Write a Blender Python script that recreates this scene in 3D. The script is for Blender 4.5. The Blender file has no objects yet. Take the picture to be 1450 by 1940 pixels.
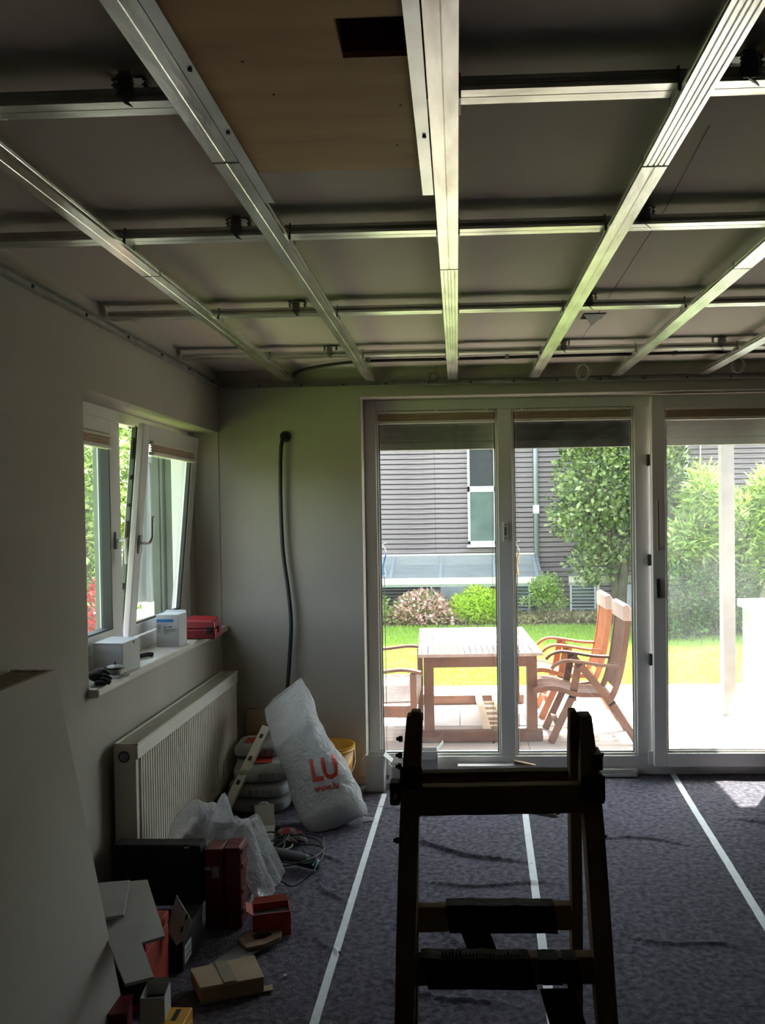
import bpy, math, random
from mathutils import Vector, Matrix, noise
C = bpy.context.scene.collection
PI = math.pi
rnd = random.Random(7)

# ------------------------------------------------------------------ camera
cd = bpy.data.cameras.new('camera'); cam = bpy.data.objects.new('camera', cd); C.objects.link(cam)
bpy.context.scene.camera = cam
cd.sensor_fit = 'HORIZONTAL'; cd.sensor_width = 36.0
cd.lens = 1600.0/1450.0*36.0
cd.shift_x = -80.79/1450.0; cd.shift_y = 25.6/1450.0
cd.clip_start = 0.05; cd.clip_end = 300
_yaw, _pit, _rol = 0.03831293, -0.01569333, -0.01527315
_f = Vector((-math.sin(_yaw)*math.cos(_pit), math.cos(_yaw)*math.cos(_pit), math.sin(_pit)))
_r = _f.cross(Vector((0, 0, 1))).normalized(); _u = _r.cross(_f)
_c, _s = math.cos(_rol), math.sin(_rol)
_R = _c*_r + _s*_u; _U = -_s*_r + _c*_u
cam.matrix_world = Matrix(((_R.x, _U.x, -_f.x, 0), (_R.y, _U.y, -_f.y, 0), (_R.z, _U.z, -_f.z, 1.65), (0, 0, 0, 1)))

# ------------------------------------------------------------------ sky, sun, exposure
SUN_EL = math.radians(62)
sund = Vector((.52*math.cos(SUN_EL), .855*math.cos(SUN_EL), math.sin(SUN_EL))).normalized()
w = bpy.data.worlds.new('sky'); bpy.context.scene.world = w; w.use_nodes = True
nt = w.node_tree; bg = nt.nodes['Background']
sky = nt.nodes.new('ShaderNodeTexSky'); sky.sky_type = 'NISHITA'; sky.sun_disc = False
sky.sun_elevation = SUN_EL; sky.sun_rotation = math.atan2(.52, .855)
sky.air_density = 1.0; sky.dust_density = 2.5; sky.ozone_density = 1.0
hs_ = nt.nodes.new('ShaderNodeHueSaturation'); hs_.inputs['Saturation'].default_value = 0.55
nt.links.new(sky.outputs[0], hs_.inputs['Color']); nt.links.new(hs_.outputs[0], bg.inputs[0]); bg.inputs[1].default_value = 0.48
sl = bpy.data.lights.new('sun', 'SUN'); sl.energy = 9.5; sl.angle = math.radians(0.53); sl.color = (1, .93, .84)
so = bpy.data.objects.new('sun', sl); C.objects.link(so); so.location = sund*30
so.rotation_euler = sund.to_track_quat('Z', 'Y').to_euler()
def portal(name, loc, rot, sx, sy):
    l = bpy.data.lights.new(name, 'AREA'); l.shape = 'RECTANGLE'; l.size = sx; l.size_y = sy
    o = bpy.data.objects.new(name, l); C.objects.link(o); o.location = loc; o.rotation_euler = rot
    l.cycles.is_portal = True
portal('door_portal', (.78, 5.5, 1.17), (-PI/2, 0, 0), 2.8, 2.5)
portal('window_portal', (-1.86, 4.1, 1.55), (0, -PI/2, 0), 1.3, 1.9)
sc = bpy.context.scene
sc.view_settings.view_transform = 'Standard'; sc.view_settings.look = 'None'
sc.view_settings.exposure = 1.95; sc.view_settings.gamma = 1.0; sc.view_settings.use_curve_mapping = False
sc.cycles.max_bounces = 12; sc.cycles.diffuse_bounces = 8; sc.cycles.transparent_max_bounces = 24
sc.cycles.caustics_reflective = False; sc.cycles.caustics_refractive = False
sc.cycles.sample_clamp_indirect = 8.0
sc.cycles.use_denoising = True

# ------------------------------------------------------------------ materials
def mat(name, col, rough=.6, metal=0, col2=None, scale=8, mix=(.35, .65), stretch=(1, 1, 1), bump=0, bscale=None, trans=0, sheen=0, detail=4, coat=0):
    m = bpy.data.materials.new(name); m.use_nodes = True
    n = m.node_tree.nodes; l = m.node_tree.links; b = n['Principled BSDF']
    b.inputs['Roughness'].default_value = rough; b.inputs['Metallic'].default_value = metal
    b.inputs['Transmission Weight'].default_value = trans; b.inputs['Coat Weight'].default_value = coat
    tc = n.new('ShaderNodeTexCoord'); mp = n.new('ShaderNodeMapping'); mp.inputs['Scale'].default_value = stretch
    l.new(tc.outputs['Object'], mp.inputs['Vector'])
    no = n.new('ShaderNodeTexNoise'); no.inputs['Scale'].default_value = scale; no.inputs['Detail'].default_value = detail
    l.new(mp.outputs[0], no.inputs['Vector'])
    if col2 is None: col2 = tuple(c*.9 for c in col)
    cr = n.new('ShaderNodeValToRGB')
    cr.color_ramp.elements[0].position = mix[0]; cr.color_ramp.elements[0].color = (*col, 1)
    cr.color_ramp.elements[1].position = mix[1]; cr.color_ramp.elements[1].color = (*col2, 1)
    l.new(no.outputs['Fac'], cr.inputs['Fac']); l.new(cr.outputs[0], b.inputs['Base Color'])
    if bump:
        n2 = n.new('ShaderNodeTexNoise'); n2.inputs['Scale'].default_value = bscale or scale*4; n2.inputs['Detail'].default_value = 6
        l.new(mp.outputs[0], n2.inputs['Vector'])
        bp = n.new('ShaderNodeBump'); bp.inputs['Strength'].default_value = bump; bp.inputs['Distance'].default_value = .01
        l.new(n2.outputs['Fac'], bp.inputs['Height']); l.new(bp.outputs[0], b.inputs['Normal'])
    return m
def leafmat(name, cols, tr=.45):
    m = bpy.data.materials.new(name); m.use_nodes = True
    n = m.node_tree.nodes; l = m.node_tree.links; n.remove(n['Principled BSDF']); out = n['Material Output']
    g = n.new('ShaderNodeNewGeometry'); cr = n.new('ShaderNodeValToRGB'); cr.color_ramp.interpolation = 'LINEAR'
    e = cr.color_ramp.elements
    for i, c in enumerate(cols):
        p = i/max(1, len(cols)-1)
        el = e[i] if i < 2 else e.new(p)
        el.position = p if i < 2 else p; el.color = (*c, 1)
    if len(cols) > 2:
        e[1].position = 1/(len(cols)-1)
    l.new(g.outputs['Random Per Island'], cr.inputs['Fac'])
    d = n.new('ShaderNodeBsdfDiffuse'); t = n.new('ShaderNodeBsdfTranslucent'); mx = n.new('ShaderNodeMixShader'); mx.inputs[0].default_value = tr
    gl = n.new('ShaderNodeBsdfGlossy'); gl.inputs['Roughness'].default_value = .45; m2 = n.new('ShaderNodeMixShader'); m2.inputs[0].default_value = .06
    l.new(cr.outputs[0], d.inputs[0]); l.new(cr.outputs[0], t.inputs[0]); l.new(d.outputs[0], mx.inputs[1]); l.new(t.outputs[0], mx.inputs[2])
    l.new(mx.outputs[0], m2.inputs[1]); l.new(gl.outputs[0], m2.inputs[2]); l.new(m2.outputs[0], out.inputs[0])
    return m
def glassmat(name, tint=(.93, .97, .94), dust=.03):
    m = bpy.data.materials.new(name); m.use_nodes = True
    n = m.node_tree.nodes; l = m.node_tree.links; n.remove(n['Principled BSDF']); out = n['Material Output']
    t = n.new('ShaderNodeBsdfTransparent'); t.inputs[0].default_value = (*tint, 1)
    g = n.new('ShaderNodeBsdfGlossy'); g.inputs['Roughness'].default_value = .0
    f = n.new('ShaderNodeFresnel'); ge = n.new('ShaderNodeNewGeometry'); mi = n.new('ShaderNodeMapRange')
    mi.inputs['To Min'].default_value = 1.5; mi.inputs['To Max'].default_value = 1/1.5   # same reflectance from both faces of the sheet
    l.new(ge.outputs['Backfacing'], mi.inputs['Value']); l.new(mi.outputs[0], f.inputs[0])
    mx = n.new('ShaderNodeMixShader'); l.new(f.outputs[0], mx.inputs[0]); l.new(t.outputs[0], mx.inputs[1]); l.new(g.outputs[0], mx.inputs[2])
    d = n.new('ShaderNodeBsdfTranslucent'); d.inputs[0].default_value = (.8, .8, .8, 1)
    tc = n.new('ShaderNodeTexCoord'); no = n.new('ShaderNodeTexNoise'); no.inputs['Scale'].default_value = 3; no.inputs['Detail'].default_value = 8
    mr = n.new('ShaderNodeMapRange'); mr.inputs['From Min'].default_value = .35; mr.inputs['From Max'].default_value = .75
    mr.inputs['To Min'].default_value = dust*.5; mr.inputs['To Max'].default_value = dust*1.6
    l.new(tc.outputs['Object'], no.inputs['Vector']); l.new(no.outputs['Fac'], mr.inputs['Value'])
    m2 = n.new('ShaderNodeMixShader'); l.new(mr.outputs[0], m2.inputs[0]); l.new(mx.outputs[0], m2.inputs[1]); l.new(d.outputs[0], m2.inputs[2])
    l.new(m2.outputs[0], out.inputs[0]); return m
def filmmat(name, col, alpha, rough=.3, mixc=None):
    m = bpy.data.materials.new(name); m.use_nodes = True
    n = m.node_tree.nodes; l = m.node_tree.links; b = n['Principled BSDF']; out = n['Material Output']
    b.inputs['Base Color'].default_value = (*col, 1); b.inputs['Roughness'].default_value = rough
    tl = n.new('ShaderNodeBsdfTranslucent'); tl.inputs[0].default_value = (*col, 1)
    m1 = n.new('ShaderNodeMixShader'); m1.inputs[0].default_value = .4; l.new(b.outputs[0], m1.inputs[1]); l.new(tl.outputs[0], m1.inputs[2])
    t = n.new('ShaderNodeBsdfTransparent'); no = n.new('ShaderNodeTexNoise'); no.inputs['Scale'].default_value = 6
    mr = n.new('ShaderNodeMapRange'); mr.inputs['To Min'].default_value = max(0, alpha-.15); mr.inputs['To Max'].default_value = min(1, alpha+.15)
    w_ = n.new('ShaderNodeTexNoise'); w_.inputs['Scale'].default_value = 11; w_.inputs['Detail'].default_value = 3; w_.inputs['Distortion'].default_value = 2.5
    bp = n.new('ShaderNodeBump'); bp.inputs['Strength'].default_value = .8; bp.inputs['Distance'].default_value = .03
    l.new(w_.outputs['Fac'], bp.inputs['Height']); l.new(bp.outputs[0], b.inputs['Normal']); l.new(bp.outputs[0], tl.inputs['Normal'])
    l.new(no.outputs['Fac'], mr.inputs['Value'])
    mx = n.new('ShaderNodeMixShader'); l.new(mr.outputs[0], mx.inputs[0]); l.new(t.outputs[0], mx.inputs[1]); l.new(m1.outputs[0], mx.inputs[2])
    l.new(mx.outputs[0], out.inputs[0]); return m

M = {}
M['wall'] = mat('wall_plaster', (.43, .395, .34), .9, col2=(.40, .365, .315), scale=3, bump=.08, bscale=60)
M['ceil'] = mat('ceiling_board', (.56, .49, .435), .95, col2=(.52, .455, .40), scale=2, bump=.05, bscale=40)
M['rearwall'] = mat('rear_wall', (.22, .19, .16), .95, scale=2)
M['slab'] = mat('floor_slab', (.25, .24, .23), .9)
M['felt'] = mat('felt', (.040, .037, .052), .97, col2=(.155, .142, .185), scale=38, mix=(.34, .70), bump=.9, bscale=120, detail=14)
M['tape'] = mat('white_tape', (.75, .78, .80), .55, col2=(.66, .69, .72), scale=30, bump=.2)
M['galv'] = mat('galvanised', (.80, .80, .76), .27, .95, col2=(.42, .40, .35), scale=16, mix=(.40, .75), stretch=(1, .25, 1), bump=.12, bscale=50)
M['galvx'] = mat('galvanised_cross', (.76, .76, .72), .30, .95, col2=(.42, .40, .37), scale=16, mix=(.40, .75), stretch=(.25, 1, 1), bump=.12, bscale=50)
M['galvd'] = mat('galvanised_dull', (.30, .31, .30), .5, .8, col2=(.2, .2, .2), scale=14)
M['angle'] = mat('zinc_angle', (.75, .77, .77), .32, .95, col2=(.6, .62, .62), scale=6)
M['galvm'] = mat('track_metal', (.42, .42, .39), .5, .6, col2=(.3, .3, .28), scale=10)
M['ply'] = mat('plywood', (.60, .38, .18), .7, col2=(.48, .29, .13), scale=5, stretch=(.5, 3, 1), mix=(.3, .7), bump=.1)
M['plydark'] = mat('hatch_wood', (.14, .08, .03), .8)
M['pvc'] = mat('white_pvc', (.72, .70, .68), .38, col2=(.70, .68, .66), scale=4)
M['gasket'] = mat('dark_gasket', (.03, .035, .03), .6)
M['glass'] = glassmat('window_glass', dust=.012)
M['glassd'] = glassmat('window_glass_dusty', dust=.05)
M['shutgr'] = mat('shutter_guide', (.14, .18, .13), .5)
M['blind'] = mat('beige_pleated', (.70, .58, .45), .85, col2=(.64, .53, .41), scale=30)
M['blindrail'] = mat('blind_rail', (.76, .72, .66), .4)
M['shgrey'] = mat('shade_grey', (.36, .35, .30), .6)
M['shreflect'] = mat('shade_dark_reflection', (.05, .05, .05), .5, col2=(.1, .1, .09))  # near-black colour stands in for a dark reflection at the middle pane
M['metal'] = mat('handle_metal', (.62, .62, .60), .3, .9)
M['black'] = mat('black_plastic', (.006, .006, .007), .75, col2=(.010, .010, .010))
M['dark'] = mat('dark_grey', (.05, .05, .055), .6)
M['conduit'] = mat('corrugated_conduit', (.02, .022, .02), .55)
M['rad'] = mat('radiator_enamel', (.70, .66, .58), .4, col2=(.68, .64, .56))
M['sill'] = mat('sill_stone', (.66, .62, .56), .35, col2=(.58, .54, .49), scale=12)
M['card'] = mat('cardboard', (.40, .30, .20), .85, col2=(.33, .24, .16), scale=7, bump=.1)
M['cardw'] = mat('white_card', (.52, .52, .51), .6, col2=(.48, .48, .47), scale=5)
M['gyp'] = mat('plasterboard', (.50, .46, .41), .85, col2=(.46, .42, .38), scale=2)
M['gypedge'] = mat('torn_paper', (.34, .28, .22), .95, col2=(.25, .2, .16), scale=30, bump=.5)
M['board'] = mat('grey_board', (.42, .41, .39), .8, col2=(.38, .37, .35), scale=6)
M['red'] = mat('red_plastic', (.28, .008, .012), .38, col2=(.20, .006, .01), scale=5)
M['redd'] = mat('dark_red_plastic', (.13, .007, .010), .45, col2=(.09, .006, .007), scale=6)
M['orange'] = mat('orange_red_card', (.40, .045, .02), .6, col2=(.32, .035, .016))
M['yellow'] = mat('yellow_plastic', (.72, .36, .02), .4, col2=(.62, .30, .02))
M['terracotta'] = mat('terracotta_sill', (.55, .26, .17), .7)
M['blue'] = mat('blue_print', (.02, .16, .42), .5)
M['greyprint'] = mat('grey_print', (.25, .25, .25), .6)
M['redprint'] = mat('red_print', (.55, .05, .03), .5)
M['cement'] = mat('cement_sack', (.42, .41, .40), .75, col2=(.30, .30, .29), scale=9, bump=.5, bscale=18)
M['film'] = filmmat('white_film', (.84, .84, .85), .88, .22)
M['film2'] = filmmat('clear_film', (.82, .84, .88), .52, .15)
M['foil'] = mat('foil', (.7, .7, .72), .3, .6, bump=.6, bscale=30)
M['oldwood'] = mat('ladder_wood', (.29, .20, .10), .7, col2=(.14, .09, .045), scale=9, stretch=(1, 1, .15), bump=.5, bscale=25)
M['oldwoodx'] = mat('rung_wood', (.29, .20, .10), .7, col2=(.14, .09, .045), scale=9, stretch=(.15, 1, 1), bump=.5, bscale=25)
M['iron'] = mat('old_iron', (.05, .05, .045), .6, .6, col2=(.09, .07, .05), scale=40)
M['btape'] = mat('black_tape', (.004, .004, .004), .7, bump=.4, bscale=60)
M['ptape'] = mat('painted_tape', (.25, .2, .14), .7)
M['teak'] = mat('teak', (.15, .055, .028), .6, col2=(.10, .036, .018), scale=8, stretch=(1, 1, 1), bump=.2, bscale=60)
M['teakglow'] = mat('backlit_teak', (.42, .135, .045), .55, col2=(.32, .10, .03), scale=8, bump=.2, bscale=60)  # teak with the orange glow of backlight put into its colour
M['teaktop'] = mat('weathered_teak', (.42, .31, .27), .7, col2=(.34, .24, .21), scale=8, stretch=(4, .4, 1))
M['sawn'] = mat('sawn_pine', (.66, .52, .38), .7, col2=(.58, .45, .32), scale=10)
M['deck'] = mat('deck_board', (.46, .38, .34), .8, col2=(.38, .31, .28), scale=4, stretch=(.4, 5, 1), bump=.3, bscale=12)
M['patio'] = mat('patio_stone', (.80, .76, .72), .85, col2=(.72, .69, .66), scale=6, bump=.1)
M['lawn'] = mat('lawn_soil', (.13, .22, .03), .95, col2=(.18, .28, .05), scale=5)
M['soil'] = mat('bed_soil', (.12, .08, .05), .95, col2=(.2, .15, .09), scale=14, bump=.8)
M['siding'] = mat('siding_wood', (.27, .215, .225), .8, col2=(.19, .145, .155), scale=4, stretch=(.5, 1, 6), bump=.3, bscale=12)
M['sidingdk'] = mat('siding_gap', (.035, .03, .035), .95)
M['hwin'] = mat('house_white', (.78, .80, .84), .5)
M['hglass'] = mat('house_pane', (.10, .13, .12), .06, col2=(.16, .20, .18), scale=2)
M['hcurtain'] = mat('house_net', (.012, .013, .016), .9, col2=(.10, .10, .11), scale=90, mix=(.45, .75))
M['zinc'] = mat('zinc_pipe', (.34, .38, .39), .45, .4)
M['cream'] = mat('cream_panel', (.76, .70, .60), .7)
M['canopyg'] = filmmat('canopy_glass', (.5, .53, .55), .45, .1)
M['hblind'] = mat('slat_blind', (.58, .64, .70), .45, .3)
M['hdoor'] = mat('pale_door', (.60, .65, .68), .6)
M['post'] = mat('post_paint', (.33, .30, .27), .6, col2=(.29, .26, .24))
M['boxw'] = mat('storage_top', (.84, .84, .82), .5)
M['boxg'] = mat('storage_side', (.22, .24, .22), .6, col2=(.19, .21, .19))
M['bark'] = mat('bark', (.17, .14, .10), .9, col2=(.09, .075, .055), scale=14, stretch=(1, 1, .3), bump=.8)
M['leaf'] = leafmat('leaf_tree', [(.05, .09, .025), (.13, .21, .05), (.32, .42, .12), (.60, .66, .34)], .5)
M['leafy'] = leafmat('leaf_lime', [(.50, .68, .05), (.68, .84, .09), (.82, .92, .2)], .62)
M['leafd'] = leafmat('leaf_dark', [(.025, .07, .02), (.06, .14, .03), (.20, .34, .10)], .35)
M['leafl'] = leafmat('leaf_light', [(.16, .28, .05), (.36, .50, .10), (.62, .72, .30)], .55)
M['leafp'] = leafmat('leaf_hydrangea', [(.16, .30, .06), (.45, .50, .16), (.70, .40, .36), (.78, .52, .45), (.72, .60, .36)], .45)
M['leafr'] = leafmat('leaf_red', [(.42, .04, .06), (.55, .10, .10), (.20, .10, .04)], .4)
M['leafb'] = leafmat('leaf_bed', [(.50, .42, .22), (.62, .50, .30), (.30, .34, .10), (.44, .26, .18)], .4)
M['blade'] = leafmat('grass_blade', [(.26, .42, .04), (.38, .56, .07), (.50, .66, .12)], .5)
M['cloth'] = mat('parasol_cloth', (.17, .18, .19), .85, col2=(.12, .125, .13), scale=3, stretch=(4, 4, .3))
M['blueg'] = mat('blue_glass', (.03, .12, .85), .08, col2=(.35, .6, .95), scale=18, trans=.6)
M['orangeg'] = mat('orange_glass', (.95, .30, .03), .08, col2=(.98, .6, .25), scale=18, trans=.6)
M['gloveb'] = mat('black_glove', (.02, .02, .02), .8, bump=.4)
M['glover'] = mat('red_glove', (.42, .06, .08), .85, col2=(.28, .28, .28), scale=24, mix=(.45, .55), bump=.6)
M['steel'] = mat('saw_steel', (.30, .30, .31), .4, .8)
M['sawh'] = mat('saw_handle', (.22, .14, .09), .6)
M['mesh'] = mat('wire_dome', (.34, .34, .32), .45, .7, bump=.5, bscale=200)
M['alu'] = mat('level_alu', (.62, .58, .50), .4, .3)
M['cord'] = mat('black_cord', (.015, .016, .016), .5)
M['wirew'] = mat('white_wire', (.6, .6, .58), .5)
M['teal'] = mat('teal_tool', (.02, .09, .11), .45)
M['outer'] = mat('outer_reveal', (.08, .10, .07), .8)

# ------------------------------------------------------------------ geometry helpers
class MB:
    def __init__(s): s.v = []; s.f = []
    def add(s, vs, fs):
        b = len(s.v); s.v += [tuple(v) for v in vs]; s.f += [tuple(i+b for i in f) for f in fs]; return s
    def box(s, x0, x1, y0, y1, z0, z1):
        return s.add([(x, y, z) for z in (z0, z1) for y in (y0, y1) for x in (x0, x1)],
                     [(0, 2, 3, 1), (4, 5, 7, 6), (0, 1, 5, 4), (2, 6, 7, 3), (0, 4, 6, 2), (1, 3, 7, 5)])
    def hexa(s, p):   # 8 points in box order
        return s.add(p, [(0, 2, 3, 1), (4, 5, 7, 6), (0, 1, 5, 4), (2, 6, 7, 3), (0, 4, 6, 2), (1, 3, 7, 5)])
    def obox(s, c, size, rz=0, rx=0, ry=0):
        R = Matrix.Rotation(rz, 3, 'Z') @ Matrix.Rotation(ry, 3, 'Y') @ Matrix.Rotation(rx, 3, 'X'); c = Vector(c)
        return s.hexa([c + R @ Vector((x*size[0]/2, y*size[1]/2, z*size[2]/2)) for z in (-1, 1) for y in (-1, 1) for x in (-1, 1)])
    def bar(s, p, q, w, h, up=(0, 0, 1)):
        p, q = Vector(p), Vector(q); d = (q-p).normalized(); a = d.cross(Vector(up))
        if a.length < 1e-4: a = d.cross(Vector((0, 1, 0)))
        a.normalize(); b = a.cross(d)
        return s.hexa([e + a*x*w/2 + b*z*h/2 for z in (-1, 1) for e in (p, q) for x in (-1, 1)])
    def sweep(s, pts, sec, up=(0, 0, 1), close=True):   # sec: list of (a, b) offsets, a sideways, b up
        pts = [Vector(p) for p in pts]; n = len(sec); rings = []
        for i, p in enumerate(pts):
            d = (pts[min(i+1, len(pts)-1)] - pts[max(i-1, 0)]).normalized(); a = d.cross(Vector(up))
            if a.length < 1e-4: a = Vector((1, 0, 0))
            a.normalize(); b = a.cross(d)
            rings.append([p + a*x + b*z for x, z in sec])
        vs = [v for r in rings for v in r]; fs = []
        for i in range(len(pts)-1):
            for j in range(n): k = (j+1) % n; fs.append((i*n+j, i*n+k, (i+1)*n+k, (i+1)*n+j))
        if close: fs.append(tuple(range(n))[::-1]); fs.append(tuple(range((len(pts)-1)*n, len(pts)*n)))
        return s.add(vs, fs)
    def tube(s, pts, r, n=8, radii=None):
        pts = [Vector(p) for p in pts]; up = Vector((.13, .21, 1)).normalized(); vs = []; fs = []
        pa = None
        for i, p in enumerate(pts):
            d = (pts[min(i+1, len(pts)-1)] - pts[max(i-1, 0)])
            d = d.normalized() if d.length > 1e-9 else Vector((0, 0, 1))
            a = (pa - d*pa.dot(d)) if pa else d.cross(up)
            if a.length < 1e-3: a = d.cross(Vector((1, 0, 0)))
            a.normalize(); pa = a; b = d.cross(a); rr = radii[i] if radii else r
            vs += [p + (a*math.cos(t*2*PI/n) + b*math.sin(t*2*PI/n))*rr for t in range(n)]
        for i in range(len(pts)-1):
            for j in range(n): k = (j+1) % n; fs.append((i*n+j, i*n+k, (i+1)*n+k, (i+1)*n+j))
        fs.append(tuple(range(n))[::-1]); fs.append(tuple(range((len(pts)-1)*n, len(pts)*n)))
        return s.add(vs, fs)
    def lathe(s, prof, c=(0, 0, 0), n=24, cap=True):   # prof [(r,z)]
        vs = []; fs = []
        for r, z in prof: vs += [(c[0]+r*math.cos(t*2*PI/n), c[1]+r*math.sin(t*2*PI/n), c[2]+z) for t in range(n)]
        for i in range(len(prof)-1):
            for j in range(n): k = (j+1) % n; fs.append((i*n+j, i*n+k, (i+1)*n+k, (i+1)*n+j))
        if cap: fs.append(tuple(range(n))[::-1]); fs.append(tuple(range((len(prof)-1)*n, len(prof)*n)))
        return s.add(vs, fs)
    def prism(s, poly, d):   # 3D polygon extruded by vector d
        n = len(poly); d = Vector(d); vs = [Vector(p) for p in poly] + [Vector(p)+d for p in poly]
        return s.add(vs, [tuple(range(n))[::-1], tuple(range(n, 2*n))] + [(i, (i+1) % n, n+(i+1) % n, n+i) for i in range(n)])
    def grid(s, fn, nu, nv, wrap=False):
        vs = [fn(i/nu, j/nv) for i in range(nu+1) for j in range(nv+1)]
        return s.add(vs, [(i*(nv+1)+j, i*(nv+1)+j+1, (i+1)*(nv+1)+j+1, (i+1)*(nv+1)+j) for i in range(nu) for j in range(nv)])

def wloc(o):
    p = Vector((0, 0, 0))
    while o is not None: p += Vector(o.location); o = o.parent
    return p
def tag(o, label=None, cat=None, group=None, kind=None):
    if label: o['label'] = label
    if cat: o['category'] = cat
    if group: o['group'] = group
    if kind: o['kind'] = kind
    return o
def thing(name, loc, label=None, cat=None, group=None, kind=None):
    o = bpy.data.objects.new(name, None); C.objects.link(o); o.location = loc; o.empty_display_size = .05
    return tag(o, label, cat, group, kind)
def part(name, mb, m, parent=None, smooth=False, bevel=0, loc=None, label=None, solid=0, subsurf=0):
    me = bpy.data.meshes.new(name)
    base = wloc(parent) if parent is not None else Vector(loc) if loc is not None else Vector((0, 0, 0))
    me.from_pydata([Vector(v)-base for v in mb.v], [], mb.f); me.update()
    me.materials.append(M[m] if isinstance(m, str) else m)
    if smooth:
        for p in me.polygons: p.use_smooth = True
    o = bpy.data.objects.new(name, me); C.objects.link(o)
    if parent is not None: o.parent = parent
    else: o.location = base
    if solid:
        md = o.modifiers.new('solid', 'SOLIDIFY'); md.thickness = solid; md.offset = 0
    if bevel:
        md = o.modifiers.new('bevel', 'BEVEL'); md.width = bevel; md.segments = 2; md.limit_method = 'ANGLE'
    if subsurf:
        md = o.modifiers.new('sub', 'SUBSURF'); md.levels = subsurf; md.render_levels = subsurf
    if label: o['label'] = label
    return o
def single(name, mb, m, loc, label, cat, group=None, **k):
    return tag(part(name, mb, m, None, loc=loc, **k), label, cat, group)
def struct(name, mb, m, **k):
    o = part(name, mb, m, **k); o['kind'] = 'structure'; return o
def inst(src, name, parent, loc, rz=0):
    o = bpy.data.objects.new(name, src.data); C.objects.link(o); o.parent = parent; o.location = Vector(loc)-wloc(parent); o.rotation_euler.z = rz; return o
def spline(pts, n=8):
    pts = [Vector(p) for p in pts]; out = []
    for i in range(len(pts)-1):
        p0 = pts[max(i-1, 0)]; p1 = pts[i]; p2 = pts[i+1]; p3 = pts[min(i+2, len(pts)-1)]
        for k in range(n):
            t = k/n; out.append(.5*((2*p1)+(-p0+p2)*t+(2*p0-5*p1+4*p2-p3)*t*t+(-p0+3*p1-3*p2+p3)*t**3))
    out.append(pts[-1]); return out
def textmesh(s, size, bold=0):
    cu = bpy.data.curves.new('t', 'FONT'); cu.offset = bold; cu.body = s; cu.size = size; cu.resolution_u = 2
    o = bpy.data.objects.new('t', cu); C.objects.link(o)
    me = bpy.data.meshes.new_from_object(o.evaluated_get(bpy.context.evaluated_depsgraph_get()))
    import bmesh
    bm = bmesh.new(); bm.from_mesh(me); bmesh.ops.triangulate(bm, faces=bm.faces)
    vs = [tuple(v.co) for v in bm.verts]; fs = [tuple(v.index for v in f.verts) for f in bm.faces]
    bm.free(); bpy.data.objects.remove(o); return vs, fs
def text_on(mb, s, size, org, ux, uy, off=(0, 0, 0)):
    vs, fs = textmesh(s, size); o = Vector(org)+Vector(off); ux = Vector(ux); uy = Vector(uy)
    return mb.add([o + ux*v[0] + uy*v[1] for v in vs], fs)

# ------------------------------------------------------------------ the room
XL, YF, ZC = -1.448, 5.10, 2.525
XR, YB = 3.6, -3.2
struct('floor', MB().box(-1.9, XR+.2, YB-.2, 5.5, -.25, -.02), 'slab')
def felt_h(x, y):
    h = .004*noise.noise(Vector((x*2.2, y*2.2, 0))) + .0025*noise.noise(Vector((x*9, y*9, 3)))
    for (ax, ay, bx, by, hh, ww, ph) in RIDGES:
        dx, dy = bx-ax, by-ay; L = math.hypot(dx, dy); t = ((x-ax)*dx+(y-ay)*dy)/(L*L)
        if -.05 < t < 1.05:
            d = ((x-ax)*dy-(y-ay)*dx)/L + .03*math.sin(t*7+ph); e = max(0, min(1, min(t, 1-t)*4))
            h += hh*e*math.exp(-(d/(ww*.5))**2)
    return max(h+.006, .002)
RIDGES = [(-.35, 4.25, .35, 3.9, .018, .016, 1), (-.3, 3.75, .5, 3.7, .012, .018, 2), (-.2, 3.35, .15, 3.1, .012, .02, 0), (-.9, 2.5, -.5, 2.95, .01, .02, 3),
          (-.7, 3.9, -.5, 3.5, .014, .02, 1), (-.72, 4.2, -.55, 3.85, .012, .015, 2), (.55, 4.3, 1.2, 4.15, .012, .015, 4), (-.4, 3.0, .2, 2.75, .012, .02, 1.5), (1.35, 4.5, 2.1, 4.35, .014, .02, 1.2),
          (.55, 3.3, 1.1, 3.15, .01, .02, 2.2), (-.2, 2.9, .1, 2.5, .01, .02, .4), (1.4, 4.2, 2.0, 4.25, .014, .018, 2.5), (-.62, 3.4, -.42, 3.0, .01, .015, 2), (1.3, 3.9, 1.9, 3.7, .012, .02, .9), (-.5, 4.7, -.1, 4.55, .01, .014, .3)]
fl = MB().grid(lambda u, v: (lambda x, y: (x, y, felt_h(x, y)-.008 if y < 5.25 else -.004))(XL+.005+u*(2.9+1.44), 1.6+v*3.72), 400, 360)
single('floor_fleece', fl, 'felt', (0, 3.4, 0), 'dark grey mottled protective fleece spread over the whole floor', 'floor covering', smooth=True)
fl2 = MB().box(XL+.005, XR-.01, YB+.01, 1.6, -.02, -.001).box(2.91, XR-.01, 1.6, 5.09, -.02, -.001)
single('floor_fleece', fl2, 'felt', (0, 0, 0), 'dark grey fleece covering the rest of the room floor near the ladder', 'floor covering')
def tape(p, q, w, label):
    n = 90; a = Vector((*p, 0)); b = Vector((*q, 0)); d = (b-a).normalized(); s = Vector((-d.y, d.x, 0))
    mb = MB(); mb.grid(lambda u, v: (lambda P: (P.x, P.y, felt_h(P.x, P.y)-.0055+.0007*math.sin(u*140)))(a.lerp(b, u)+s*(v-.5)*w), n, 2)
    single('tape_strip', mb, 'tape', (*p, 0), label, 'tape', group='white tapes over the fleece seams')
tape((-.50, 1.9), (-.453, 4.92), .030, 'white tape strip on the fleece running past the translucent sack to the small white box')
tape((.255, 1.9), (.352, 4.75), .034, 'white tape strip on the fleece seen between the ladder rails')
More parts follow.
